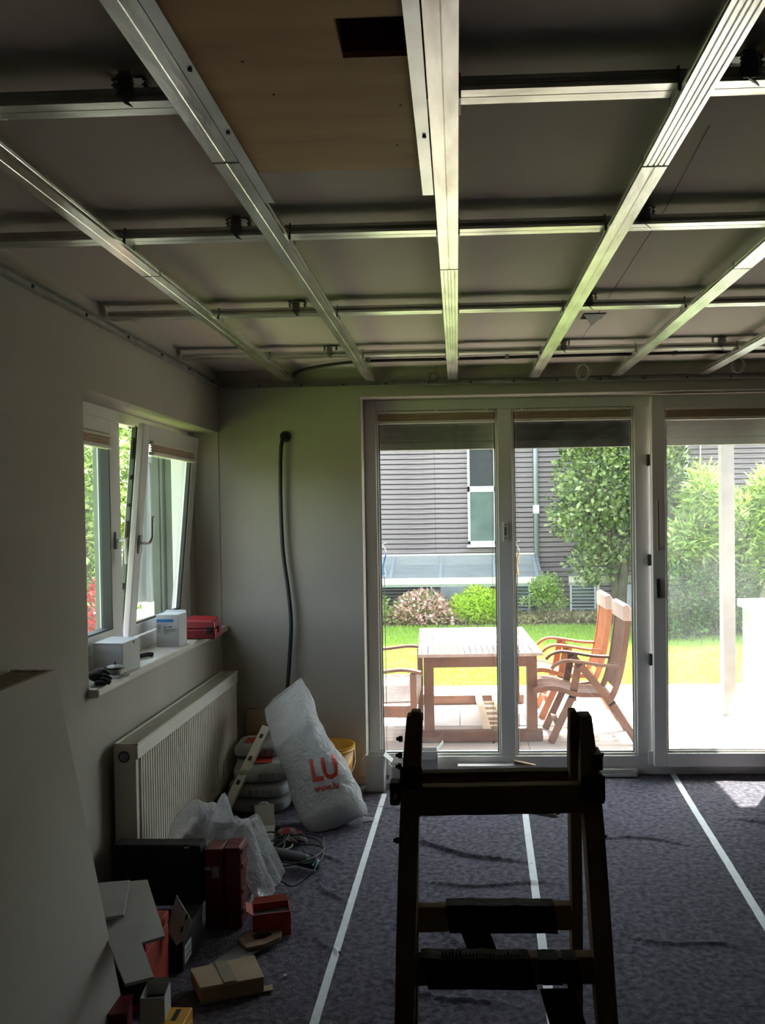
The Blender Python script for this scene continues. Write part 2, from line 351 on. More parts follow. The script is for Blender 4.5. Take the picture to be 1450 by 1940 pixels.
tape((1.10, 1.9), (1.318, 5.32), .036, 'white tape strip on the fleece meeting the sliding door right of the ladder')

# far wall with glazed opening
wf = MB().box(-1.448, -.575, YF, 5.45, -.25, 2.9).box(-.575, 2.13, YF, 5.45, 2.352, 2.9).box(2.13, XR+.2, YF, 5.45, -.25, 2.9)
struct('wall_far', wf, 'wall')
wl = MB().box(-1.82, XL, YB, 3.235, -.25, 2.9).box(-1.82, XL, 3.235, 5.45, -.25, .94).box(-1.82, XL, 3.235, 5.45, 2.153, 2.9).box(-1.82, -1.60, 4.985, 5.45, .94, 2.153).box(-1.61, XL, 5.1, 5.45, .94, 2.153)
struct('wall_left', wl, 'wall')
struct('wall_alcove_end', MB().box(-1.62, XL-.0005, 5.095, 5.2, .95, 2.153), 'wall')
struct('wall_right', MB().box(XR, XR+.2, YB, 5.45, -.25, 2.9), 'rearwall')
struct('wall_back', MB().box(-1.82, XR+.2, YB-.2, YB, -.25, 2.9), 'rearwall')
# ceiling with small conduit hole and hatch recess
hx0, hx1, hy0, hy1 = -.19, -.06, 1.38, 1.50
qx0, qx1, qy0, qy1 = .575, .675, 3.80, 3.92
cm = MB()
cm.box(-1.82, hx0, YB-.2, 5.45, ZC, 2.8).box(hx0, hx1, YB-.2, hy0, ZC, 2.8).box(hx0, hx1, hy1, 5.45, ZC, 2.8)
cm.box(hx1, qx0, YB-.2, 5.45, ZC, 2.8).box(qx0, qx1, YB-.2, qy0, ZC, 2.8).box(qx0, qx1, qy1, 5.45, ZC, 2.8).box(qx1, XR+.2, YB-.2, 5.45, ZC, 2.8)
struct('ceiling', cm, 'ceil')
struct('ceiling_upper_slab', MB().box(-1.82, XR+.2, YB-.2, 5.45, 2.8, 2.95), 'plydark')
single('plaster_flap', MB().prism([(.575, 3.80, 2.524), (.675, 3.80, 2.524), (.63, 3.93, 2.500)], (0, 0, -.004)), 'dark', (.62, 3.85, 2.5), 'small dark triangular broken flap at the ceiling hole', 'flap')
single('chalk_line', MB().tube([(.589, 1.966, 2.523), (.62, 2.51, 2.523), (.649, 4.314, 2.523)], .0012, 5), 'dark', (.6, 1.97, 2.52), 'thin dark string line across the raw ceiling right of the middle rail', 'string')
struct('baseboard_far', MB().box(XL+.15, -.576, YF-.014, YF, 0, .06), 'wall', bevel=.004)

# ------------------------------------------------------------------ glazed door wall, frame plane Y 5.27-5.34
FY0, FY1 = 5.27, 5.345
win1 = thing('window_1', (-.1, FY0, 0.04), kind='structure')
fr = MB().box(-.575, -.502, FY0, FY1, .0, 2.352)            # left jamb
fr.box(-.502, 2.13, FY0, FY1, 2.286, 2.352).box(-.502, 2.13, FY0, FY1, .0, .118)
fr.box(.255, .345, FY0, FY1, .118, 2.286).box(1.10, 1.20, FY0, FY1, .118, 2.286).box(2.03, 2.13, FY0, FY1, .118, 2.286)
part('window_frame', fr, 'pvc', win1, bevel=.004)
def bead(mb, x0, x1, z0, z1, y0, y1, t=.012):
    mb.box(x0, x1, y0, y1, z0, z0+t).box(x0, x1, y0, y1, z1-t, z1).box(x0, x0+t, y0, y1, z0+t, z1-t).box(x1-t, x1, y0, y1, z0+t, z1-t)
for (a, b, g) in ((-.502, .255, 'glass'), (.345, 1.10, 'glass')):
    m1 = MB(); bead(m1, a, b, .118, 2.286, FY0+.018, FY0+.045, .014); part('glazing_bead', m1, 'blindrail', win1, bevel=.003)
    m2 = MB(); bead(m2, a+.014, b-.014, .132, 2.272, FY0+.032, FY0+.05, .006); part('seal', m2, 'gasket', win1)
    part('glass_pane', MB().box(a+.016, b-.016, FY0+.038, FY0+.042, .134, 2.27), g, win1)
part('outer_threshold', MB().box(-.57, 2.12, FY1+.001, 5.52, .02, .085), 'hwin', win1)
part('outer_reveal', MB().box(-.575, -.525, FY1+.001, 5.45, .09, 2.3), 'cream', win1)
win2 = thing('window_2', (1.65, 5.23, 0.05), kind='structure')
# tilted sliding sash: its top leans 18 mm into the room
def tl(mb):
    mb.v = [(x, y - .020*(z-.06)/2.3, z) for x, y, z in mb.v]; return mb
s0, s1 = 1.188, 2.05
sf = MB().box(s0, s0+.078, 5.205, 5.265, .065, 2.335).box(s1-.078, s1, 5.205, 5.265, .065, 2.335).box(s0+.078, s1-.078, 5.205, 5.265, 2.262, 2.335).box(s0+.078, s1-.078, 5.205, 5.265, .065, .150)
part('sash_frame', tl(sf), 'pvc', win2, bevel=.004)
m1 = MB(); bead(m1, s0+.078, s1-.078, .15, 2.262, 5.222, 5.24, .013); part('glazing_bead', tl(m1), 'blindrail', win2)
m1 = MB(); bead(m1, s0+.09, s1-.09, .162, 2.25, 5.234, 5.25, .005); part('seal', tl(m1), 'gasket', win2)
part('glass_pane', tl(MB().box(s0+.09, s1-.09, 5.24, 5.244, .16, 2.252)), 'glassd', win2)
hd = MB().box(1.210, 1.222, 5.172, 5.184, 1.395, 1.71).box(1.211, 1.221, 5.18, 5.207, 1.40, 1.42).box(1.211, 1.221, 5.18, 5.207, 1.685, 1.705)
part('pull_handle', tl(hd), 'sawh', win2, bevel=.004, label='long brown-grey metal pull handle')
lk = MB(); bead(lk, 1.205, 1.232, 1.105, 1.225, 5.19, 5.204, .004); part('lock_plate', tl(lk), 'metal', win2); part('lock_recess', tl(MB().obox((1.2185, 5.196, 1.165), (.012, .006, .1), ry=-.06)), 'gasket', win2)
fx = MB()
for z in (1.95, 1.335, .72): fx.box(1.172, 1.186, 5.235, 5.268, z-.035, z+.035)
part('latch_keep', fx, 'iron', win2)
part('corner_cover', MB().box(1.16, 1.187, 5.245, 5.269, .07, .15), 'blindrail', win2, bevel=.003)
# remote control holder on mullion
ct = thing('wall_remote', (.298, 5.262, 1.52), 'small pale remote holder with dark buttons on the window mullion', 'remote')
part('body', MB().box(.283, .312, 5.252, 5.2695, 1.462, 1.582), 'blindrail', ct, bevel=.003)
for i, z in enumerate((1.565, 1.545, 1.532, 1.519, 1.506, 1.48)): part('button', MB().box(.292, .303, 5.249, 5.253, z-.0045, z+.0045), 'gasket' if 0 < i < 5 else 'greyprint', ct, bevel=.001)
# pleated blinds
def pleated(x0, x1, yf, label, zt=2.280, lean=0, n=5):
    t = thing('pleated_blind', ((x0+x1)/2, yf, zt), label, 'blind')
    part('head_rail', MB().box(x0, x1, yf-.012, yf+.012, zt-.014, zt), 'blindrail', t, bevel=.002)
    m = MB(); z = zt-.014; st = .045/n/2
    prof = [(yf+(.010 if i % 2 else -.010), z-i*st) for i in range(2*n+1)]
    for i in range(2*n):
        m.add([(x0+.006, prof[i][0], prof[i][1]), (x1-.006, prof[i][0], prof[i][1]), (x1-.006, prof[i+1][0], prof[i+1][1]), (x0+.006, prof[i+1][0], prof[i+1][1])], [(0, 1, 2, 3)])
    part('pleated_fabric', m, 'blind', t, solid=.0015)
    part('bottom_rail', MB().box(x0+.001, x1-.001, yf-.014, yf+.014, z-.045-.018, z-.045), 'blindrail', t, bevel=.004)
    for x in (x0+.05, (x0+x1)/2, x1-.05): part('bracket', MB().box(x-.008, x+.008, yf-.014, yf-.010, zt-.004, zt+.006), 'pvc', t)
    for x in (x0+.012, x1-.012): part('tension_cord', MB().tube([(x, yf, z-.063), (x, yf, .14)], .0008, 4), 'blindrail', t)
    return t
pleated(-.488, .241, 5.272, 'beige pleated blind drawn up over the pane beside the wall')
pleated(.359, 1.086, 5.272, 'beige pleated blind drawn up over the middle pane')
pleated(1.268, 1.97, 5.190, 'beige pleated blind drawn up on the sliding door', zt=2.262)
bc = thing('blind_cord', (.215, 5.262, 1.2), 'thin blind cord ending in a brown bead before the left pane', 'cord')
part('cord', MB().tube([(.222, 5.258, 2.19), (.213, 5.258, 1.2), (.205, 5.258, .215)], .0012, 5), 'greyprint', bc)
part('bead', MB().lathe([(.001, -.008), (.007, -.003), (.007, .004), (.001, .01)], (.205, 5.258, .21), 10), 'oldwood', bc, smooth=True)
def shade(x0, x1, y, mt, label):
    t = thing('outer_shade', ((x0+x1)/2, y, 2.15), label, 'shade')
    part('upper_band', MB().box(x0, x1, y, y+.03, 2.095, 2.275), mt, t, bevel=.003)
    part('lower_band', MB().box(x0, x1, y-.006, y+.036, 2.045, 2.093), mt, t, bevel=.003)
shade(-.50, .25, 5.37, 'shgrey', 'olive grey outdoor shade pack above the pane beside the wall')
shade(.35, 1.10, 5.37, 'shreflect', 'outdoor shade pack above the middle pane, coloured nearly black for a dark reflection')
shade(1.21, 2.05, 5.37, 'shgrey', 'pale grey outdoor shade pack above the sliding door')

# ------------------------------------------------------------------ side window, frame plane X -1.67..-1.60
WX0, WX1, WY0, WY1, WZ0, WZ1 = -1.675, -1.60, 3.235, 4.985, .975, 2.153
win3 = thing('window_3', (-1.64, 4.1, 1.0), kind='structure')
fr = MB().box(WX0, WX1, WY0, WY1, 2.095, WZ1).box(WX0, WX1, WY0, WY1, .985, 1.05).box(WX0, WX1, WY0, WY0+.06, 1.05, 2.095).box(WX0, WX1, WY1-.09, WY1, 1.05, 2.095).box(WX0, WX1, 3.885, 3.962, 1.05, 2.095)
part('window_frame', fr, 'pvc', win3, bevel=.004)
so_ = MB().box(WX1-.05, WX1+.012, 3.30, 3.37, 1.055, 2.095).box(WX1-.05, WX1+.012, 3.815, 3.90, 1.055, 2.095).box(WX1-.05, WX1+.012, 3.37, 3.815, 2.03, 2.095).box(WX1-.05, WX1+.012, 3.37, 3.815, 1.055, 1.135)
part('closed_sash', so_, 'pvc', win3, bevel=.004)
part('glass_pane', MB().box(-1.632, -1.628, 3.37, 3.815, 1.135, 2.03), 'glass', win3)
m1 = MB()
for y0, y1, z0, z1 in ((3.365, 3.375, 1.135, 2.03), (3.808, 3.818, 1.135, 2.03), (3.375, 3.81, 2.022, 2.032), (3.375, 3.81, 1.132, 1.142)): m1.box(-1.64, -1.59, y0, y1, z0, z1)
part('seal', m1, 'gasket', win3)
part('shutter_guide', MB().box(-1.70, -1.676, 3.885, 3.91, 1.0, 2.15).box(-1.70, -1.676, 3.93, 3.95, 1.0, 2.15), 'shutgr', win3, bevel=.003)
gm = MB().box(-1.80, -1.765, 4.94, 4.984, 1.0, 2.15).box(-1.755, -1.74, 4.93, 4.984, 1.0, 2.15).box(-1.73, -1.68, 4.95, 4.984, 1.0, 2.15)
part('shutter_guide', gm, 'outer', win3, bevel=.003)
part('outer_reveal', MB().box(-1.819, -1.676, 4.9751, 4.9849, 1.0, 2.15), 'outer', win3)
part('outer_sill', MB().box(-1.98, -1.676, 3.24, 4.974, .99, 1.03), 'terracotta', win3, label='reddish brown outer sill')
h2 = MB().box(-1.588, -1.575, 3.85, 3.875, 1.50, 1.58).bar((-1.576, 3.862, 1.54), (-1.54, 3.862, 1.54), .014, .014).bar((-1.543, 3.862, 1.547), (-1.543, 3.868, 1.43), .014, .018)
part('window_handle', h2, 'metal', win3, bevel=.003)
win4 = thing('window_4', (-1.60, 4.45, 1.06), kind='structure')
TILT = .098
def tilt(mb):
    mb.v = [(x + TILT*(z-1.06)/1.04, y, z) for x, y, z in mb.v]; return mb
a, b = 4.02, 4.875
sf = MB().box(-1.63, -1.598, a, a+.085, 1.06, 2.10).box(-1.63, -1.598, b-.085, b, 1.06, 2.10).box(-1.63, -1.598, a+.085, b-.085, 2.015, 2.10).box(-1.63, -1.598, a+.085, b-.085, 1.06, 1.118)
part('sash_frame', tilt(sf), 'pvc', win4, bevel=.004)
part('sash_rebate', tilt(MB().box(-1.665, -1.631, a+.012, a+.06, 1.07, 2.085).box(-1.665, -1.631, b-.06, b-.012, 1.07, 2.085).box(-1.665, -1.631, a+.06, b-.06, 2.04, 2.085).box(-1.665, -1.631, a+.06, b-.06, 1.07, 1.11)), 'pvc', win4, bevel=.003)
part('seal', tilt(MB().box(-1.66, -1.625, a+.006, a+.011, 1.075, 2.08).box(-1.643, -1.637, a+.002, a+.006, 1.075, 2.09)), 'shutgr', win4)
part('glass_pane', tilt(MB().box(-1.632, -1.628, a+.08, b-.08, 1.115, 2.02)), 'glass', win4)
m1 = MB()
for y0, y1, z0, z1 in ((a+.082, a+.09, 1.118, 2.02), (b-.10, b-.083, 1.118, 2.02), (a+.09, b-.09, 1.117, 1.126)): m1.box(-1.626, -1.606, y0, y1, z0, z1)
part('seal', tilt(m1), 'gasket', win4)
fit = MB()
for z0, z1 in ((1.93, 2.03), (1.83, 1.85), (1.70, 1.715), (1.55, 1.63), (1.49, 1.53), (1.30, 1.33)): fit.box(-1.652, -1.642, a-.004, a+.012, z0, z1)
part('fitting', tilt(fit), 'iron', win4)
h2 = MB().box(-1.597, -1.585, a+.03, a+.058, 1.47, 1.56).bar((-1.585, a+.044, 1.52), (-1.545, a+.044, 1.52), .015, .015)
part('window_handle', tilt(h2), 'metal', win4, bevel=.003)
hh = MB().tube(spline([(-1.548, a+.044, 1.52), (-1.538, a+.050, 1.545), (-1.542, a+.058, 1.59), (-1.548, a+.062, 1.65)], 4), .009, 8)
part('handle_grip', tilt(hh), 'metal', win4, smooth=True)
part('latch_screw', MB().lathe([(.012, 0), (.012, .012), (.008, .014)], (-1.615, 4.12, 2.082), 10), 'metal', win4)
def side_blind(y0, y1, z, x, label):
    t = thing('pleated_blind', (x, (y0+y1)/2, z), label, 'blind')
    part('head_rail', MB().box(x-.012, x+.012, y0, y1, z-.012, z), 'blindrail', t)
    m = MB()
    for i in range(6):
        xa, xb = (x-.011, x+.011) if i % 2 else (x+.011, x-.011)
        m.add([(xa, y0, z-.012-i*.006), (xa, y1, z-.012-i*.006), (xb, y1, z-.018-i*.006), (xb, y0, z-.018-i*.006)], [(0, 1, 2, 3)])
    part('pleated_fabric', m, 'blind', t, solid=.0015)
    part('bottom_rail', MB().box(x-.014, x+.014, y0, y1, z-.066, z-.048), 'blindrail', t, bevel=.004)
side_blind(3.375, 3.81, 2.025, -1.586, 'short beige pleated blind at the top of the closed side casement')
side_blind(a+.09, b-.09, 2.018, -1.503, 'short beige pleated blind at the top of the tilted casement')
# sill
ws = struct('window_sill', MB().box(-1.60, -1.405, 3.222, 5.094, .944, .982), 'sill', bevel=.01)
struct('window_sill_board', MB().box(-1.601, -1.597, 3.24, 5.09, .9825, 1.05), 'pvc')

# ------------------------------------------------------------------ radiator
rd = thing('radiator', (-1.36, 4.2, .12), 'long cream panel radiator with vertical ribs under the side window', 'radiator')
RX0, RX1, RY0, RY1, RZ0, RZ1 = -1.425, -1.325, 3.40, 4.98, .12, .712
part('side_panel', MB().box(RX0, RX1-.008, RY0, RY0+.006, RZ0+.02, RZ1), 'rad', rd, bevel=.002)
part('side_panel', MB().box(RX0, RX1-.008, RY1-.006, RY1, RZ0+.02, RZ1), 'rad', rd, bevel=.002)
fp = MB(); n = 54; y = RY0+.03; dy = (RY1-RY0-.06)/n
fp.box(RX1-.02, RX1, RY0+.002, RY1-.002, RZ1-.06, RZ1-.004).box(RX1-.02, RX1, RY0+.002, RY1-.002, RZ0, RZ0+.05)
fp.box(RX1-.02, RX1-.008, RY0+.002, RY1-.002, RZ0+.05, RZ1-.06)
part('front_panel', fp, 'rad', rd, bevel=.004)
rb = MB().prism([(RX1-.009, 0, RZ0+.045), (RX1-.009, dy*.6, RZ0+.045), (RX1+.001, dy*.48, RZ0+.045), (RX1+.001, dy*.12, RZ0+.045)], (0, 0, RZ1-RZ0-.10))
rb.v = [(x, yy+y, z) for x, yy, z in rb.v]
r0 = part('rib', rb, 'rad', rd)
for i in range(1, n):
    c = r0.copy(); C.objects.link(c); c.location = (0, dy*i, 0)
tg = MB().box(RX0, RX0+.008, RY0-.002, RY1, RZ1, RZ1+.008).box(RX1-.008, RX1+.002, RY0-.002, RY1, RZ1, RZ1+.008).box(RX0, RX1, RY0-.002, RY0+.008, RZ1, RZ1+.008).box(RX0, RX1, RY1-.008, RY1, RZ1, RZ1+.008)
for i in range(90): yy = RY0+.015+i*(RY1-RY0-.03)/90; tg.box(RX0+.008, RX1-.008, yy, yy+.009, RZ1-.001, RZ1+.003)
part('top_grille', tg, 'rad', rd)
part('radiator_core', MB().box(RX0+.01, RX0+.03, RY0+.01, RY1-.01, RZ0, RZ1-.01), 'rad', rd)
vk = MB().lathe([(.018, 0), (.018, .003), (.011, .004), (.010, .016), (.004, .017)], (0, 0, 0), 18)
vk.v = [(x-1.382, -z+RY0-.0005, yy+.665) for x, yy, z in vk.v]; part('valve', vk, 'greyprint', rd, smooth=False)
vr = MB().lathe([(.024, 0), (.024, .002)], (0, 0, 0), 20); vr.v = [(x-1.382, -z+RY0, yy+.665) for x, yy, z in vr.v]; part('valve_recess', vr, 'gasket', rd)
part('wall_bracket', MB().box(-1.4475, RX0+.012, 3.75, 3.79, .3, .6).box(-1.4475, RX0+.012, 4.6, 4.64, .3, .6), 'rad', rd)
part('pipe', MB().tube([(-1.37, 4.9, .13), (-1.37, 4.9, -.01)], .009, 10).tube([(-1.39, 4.85, .13), (-1.39, 4.85, -.01)], .009, 10), 'rad', rd)

# ------------------------------------------------------------------ suspended ceiling grid
def csec(kind):    # half-open C section, bottom face at z 0, width 60, height 27
    w, h, t = .029, .027, .0022
    if kind == 'centre': bot = [(-w, 0), (-.0015, 0), (0, .0015), (.0015, 0), (w, 0)]
    elif kind == 'ribs': bot = [(-w, 0), (-.020, 0), (-.018, .002), (-.016, 0), (-.007, 0), (-.005, .002), (-.003, 0), (.003, 0), (.005, .002), (.007, 0), (.016, 0), (.018, .002), (.020, 0), (w, 0)]
    else: bot = [(-w, 0), (w, 0)]
    side_r = [(w, .008), (w-.0012, .010), (w, .012), (w-.0012, .015), (w, .018), (w, h), (w-.008, h), (w-.008, h-t), (w-t, h-t), (w-t, t)]
    side_l = [(-x, z) for x, z in side_r[::-1]]
    inner = [(x, z+t) for x, z in bot[1:-1]][::-1]
    return bot + side_r + inner + side_l
def rail(name, axis, c, segs, z, label, cat, group, m):
    t = thing(name, (c, (segs[0][0]+segs[-1][1])/2, z) if axis == 'y' else ((segs[0][0]+segs[-1][1])/2, c, z), label, cat, group)
    for a, b, k in segs:
        sec = csec(k); n = len(sec)
        if axis == 'y': vs = [(c+x, a, z+h) for x, h in sec] + [(c+x, b, z+h) for x, h in sec]
        else: vs = [(a, c-x, z+h) for x, h in sec] + [(b, c-x, z+h) for x, h in sec]
        mb = MB().add(vs, [(i, (i+1) % n, n+(i+1) % n, n+i) for i in range(n)])
        part('rail_section', mb, m, t)
    if len(segs) > 1:
        j = segs[0][1]
        part('joint_gap', MB().box(c-.0292, c+.0292, j-.0025, j+.0025, z-.0004, z+.0272) if axis == 'y' else MB(), 'gasket', t)
        part('joint_connector', MB().box(c-.025, c+.025, j-.05, j+.05, z+.004, z+.006), 'galvd', t)
    return t
ZG = 2.44
G1 = 'lower ceiling rails running toward the glass wall'
rail('ceiling_rail', 'y', -.995, [(-.8, 2.757, 'centre'), (2.763, 5.075, 'centre')], ZG, 'galvanised ceiling rail nearest the side window wall', 'rail', G1, 'galv')
L2 = rail('ceiling_rail', 'y', -.507, [(-.8, 1.887, 'centre'), (1.893, 5.075, 'centre')], ZG, 'galvanised ceiling rail along the side-window edge of the plywood board', 'rail', G1, 'galv')
R0 = rail('ceiling_rail', 'y', -.015, [(-.8, 2.767, 'centre'), (2.773, 5.075, 'ribs')], ZG, 'bright stained ceiling rail in the middle beside the white flat strip', 'rail', G1, 'galv')
rail('ceiling_rail', 'y', .468, [(-.8, 1.980, 'ribs'), (1.986, 5.075, 'centre')], ZG, 'bright ribbed ceiling rail passing by the dark ceiling hole', 'rail', G1, 'galv')
rail('ceiling_rail', 'y', .955, [(-.8, 2.847, 'centre'), (2.853, 5.075, 'ribs')], ZG, 'ceiling rail ending above the right end of the middle pane', 'rail', G1, 'galv')
rail('ceiling_rail', 'y', 1.468, [(-.8, 3.2, 'plain'), (3.206, 5.075, 'plain')], ZG, 'short visible ceiling rail above the sliding door near the photo edge', 'rail', G1, 'galv')
rail('ceiling_rail', 'y', 1.96, [(-.8, 3.2, 'plain'), (3.206, 5.075, 'plain')], ZG, 'ceiling rail over the sliding door beyond the photo edge', 'rail', G1, 'galv')
rail('ceiling_rail', 'y', 2.46, [(-.8, 3.2, 'plain'), (3.206, 5.075, 'plain')], ZG, 'ceiling rail nearest the right end of the glass wall', 'rail', G1, 'galv')
for x in (-1.0,): pass
def hanger(t, x, yc, big=False):
    m = MB(); s = 1.0
    for dx in (-.031, .031):
        m.box(x+dx-.0012, x+dx+.0012, yc-.012, yc+.012, ZG+.03, ZC)
        for i in range(5): zz = ZG+.037+i*.010; m.box(x+dx-.0045, x+dx+.0045, yc-.0145, yc+.0145, zz, zz+.004)
    m.box(x-.031, x+.031, yc-.012, yc+.012, ZC-.003, ZC)
    m.box(x-.012, x+.012, yc-.036, yc-.033, ZG+.030, ZC-.001)
    for i in range(6): zz = ZG+.036+i*.0075; m.box(x-.0165, x+.0165, yc-.0385, yc-.030, zz, zz+.0035)
    m.bar((x-.004, yc-.036, ZG+.030), (x+.012, yc-.046, ZG+.012), .018, .0018)
    part('hanger', m, 'galvd', t)
G2 = 'upper cross rails hung from the ceiling'
cross = [(1.683, 'cross rail hung nearest the camera, behind the plywood board', [-.64, .57, 1.35]), (2.49, 'second cross rail from the camera, passing above the perforated tab', [-.633, .549, 1.353]),
         (3.465, 'third cross rail, passing just before the dark ceiling hole', [-.644, .542, 1.353]), (4.40, 'cross rail farthest from the camera, beside the black cable', [-.649, .557, 1.353]), (.86, 'cross rail above and behind the camera', [-.64, .6])]
for yc, lab, hs in cross:
    t = rail('cross_rail', 'x', yc, [(-1.425, 3.5, 'centre')], ZG+.0275, lab, 'rail', G2, 'galvx')
    for x in hs: hanger(t, x, yc)
    for x in (-.995, -.507, -.015, .468, .955, 1.468, 1.96):
        part('cross_connector', MB().box(x-.034, x-.030, yc-.035, yc+.035, ZG+.01, ZG+.058).box(x+.030, x+.034, yc-.035, yc+.035, ZG+.01, ZG+.058).box(x-.034, x+.034, yc-.012, yc+.012, ZG+.056, ZG+.0585), 'galvd', t)
def track(name, p, label, ax):
    t = thing(name, p, label, 'rail')
    if ax == 'y':
        part('channel', MB().box(XL+.001, XL+.028, -1, 5.098, 2.425, 2.4262).box(XL+.001, XL+.0025, -1, 5.098, 2.425, 2.455).box(XL+.001, XL+.028, -1, 5.098, 2.4545, 2.4557).box(XL+.001, XL+.010, -1, 5.098, 2.434, 2.446), 'galvm', t)
        for i in range(8): part('screw', MB().obox((XL+.012, 2.0+i*.42, 2.441), (.006, .012, .012)), 'gasket', t)
    else:
        part('channel', MB().box(XL+.03, 3.55, YF-.028, YF-.001, 2.417, 2.4182).box(XL+.03, 3.55, YF-.0025, YF-.001, 2.418, 2.447).box(XL+.03, 3.55, YF-.028, YF-.001, 2.4465, 2.4477), 'galvm', t)
        for i in range(16): part('screw', MB().obox((-1.19+i*.257, YF-.005, 2.430), (.010, .005, .010)), 'gasket', t)
track('wall_track', (XL+.01, 3, 2.44), 'metal edge track screwed along the side window wall', 'y')
track('wall_track', (0, YF-.01, 2.43), 'metal edge track with screws along the glass wall', 'x')
# plywood board with hatch and its two edge angles
pb = thing('plywood_board', (-.26, 1.0, 2.46), 'brown plywood board with a rectangular dark opening above the rails', 'board')
pz0, pz1 = 2.455, 2.4665
pm = MB().box(-.478, hx0, -.8, 1.985, pz0, pz1).box(hx0, hx1, -.8, hy0, pz0, pz1).box(hx0, hx1, hy1, 1.985, pz0, pz1).box(hx1, -.046, -.8, 1.985, pz0, pz1)
part('sheet', pm, 'ply', pb)
part('opening_lining', MB().box(hx0-.008, hx0, hy0, hy1, pz1, 2.524).box(hx1, hx1+.008, hy0, hy1, pz1, 2.524).box(hx0, hx1, hy0-.008, hy0, pz1, 2.524).box(hx0, hx1, hy1, hy1+.008, pz1, 2.524), 'plydark', pb)
for x, y_ in ((-.34, 1.62), (-.1, 1.68), (-.12, 1.86), (-.4, 1.2), (-.37, 1.5)): part('screw', MB().lathe([(.002, 0), (.003, .001)], (x, y_, pz0-.001), 8), 'gasket', pb)
def angle(x0, x1, xv, yend, label, sc_):
    t = thing('edge_angle', ((x0+x1)/2, 1.0, ZG), label, 'metal strip')
    part('strip', MB().box(x0, x1, -.8, yend, ZG+.001, ZG+.003).box(xv-.0008, xv+.0008, -.8, yend, ZG+.003, ZG+.034), 'angle', t)
    for y_ in sc_: part('screw', MB().lathe([(.0045, -.003), (.0045, 0)], ((x0+x1)/2+.003, y_, ZG), 8), 'gasket', t)
angle(-.477, -.452, -.4755, 2.14, 'thin metal angle with two screws along the rail by the plywood board', (1.49, 1.74))
angle(-.0745, -.0475, -.049, 2.12, 'flat pale metal strip beside the middle ceiling rail', (1.786,))
# loose wires, conduit under the ceiling
cb = thing('ceiling_cable', (0, 4.75, 2.5), 'black cable clipped across the ceiling near the glass wall', 'cable')
part('cable', MB().tube(spline([(-.985, 5.06, 2.455), (-.94, 4.98, 2.485), (-.80, 4.87, 2.500), (-.512, 4.78, 2.510), (.022, 4.76, 2.508), (.5, 4.75, 2.51), (1.27, 4.73, 2.508), (2.2, 4.75, 2.508), (3.4, 4.8, 2.508)], 8), .0095, 8), 'conduit', cb, smooth=True)
for x in (-.49, .29, 1.22, 1.9): part('clip', MB().box(x-.01, x+.01, 4.735, 4.775, 2.497, 2.524), 'galvd', cb)
def coil(name, c, r, label, m, turns=3):
    pts = [(c[0]+r*(1-.06*i/8)*math.cos(i*2*PI/16)+.006*math.sin(i*1.7), c[1]-.004*i/16, c[2]+r*(1+.05*math.sin(i*.9))*math.sin(i*2*PI/16)) for i in range(16*turns+1)]
    pts = [(c[0]+.02, c[1]+.01, ZC-.002), (c[0]+.01, c[1], c[2]+r*1.2)] + pts
    single(name, MB().tube(spline(pts, 2), .0014, 5), m, c, label, 'wire coil', smooth=True)
coil('wire_coil', (-.129, 5.03, 2.45), .030, 'black wire loop hanging left of the middle rail end', 'cord', 2)
coil('wire_coil', (.752, 5.03, 2.462), .045, 'thin white wire loops hanging between two rails above the middle pane', 'wirew', 4)
coil('wire_coil', (1.655, 5.03, 2.482), .045, 'thin white wire loops hanging above the sliding door', 'wirew', 4)
# conduit out of the wall
cp = thing('wall_conduit', (-1.037, 5.06, 2.11), 'dark corrugated conduit hanging from a round hole in the far wall', 'conduit')
pts = spline([(-1.040, 5.095, 2.122), (-1.045, 5.06, 2.105), (-1.058, 5.055, 2.016), (-1.064, 5.06, 1.76), (-1.056, 5.06, 1.44), (-1.027, 5.06, 1.184), (-1.014, 5.06, .99), (-1.028, 5.06, .767), (-1.037, 5.04, .62), (-1.04, 5.02, .5), (-1.05, 4.99, .35)], 40)
part('corrugated_tube', MB().tube(pts, .012, 8, [.0135 if i % 2 else .0115 for i in range(len(pts))]), 'conduit', cp, smooth=True)
hr = MB().lathe([(.034, 0), (.034, .004), (.026, .005), (.024, .001)], (0, 0, 0), 22); hr.v = [(x-1.036, 5.0995-z, y_+2.122) for x, y_, z in hr.v]
part('hole_ring', hr, 'conduit', cp)

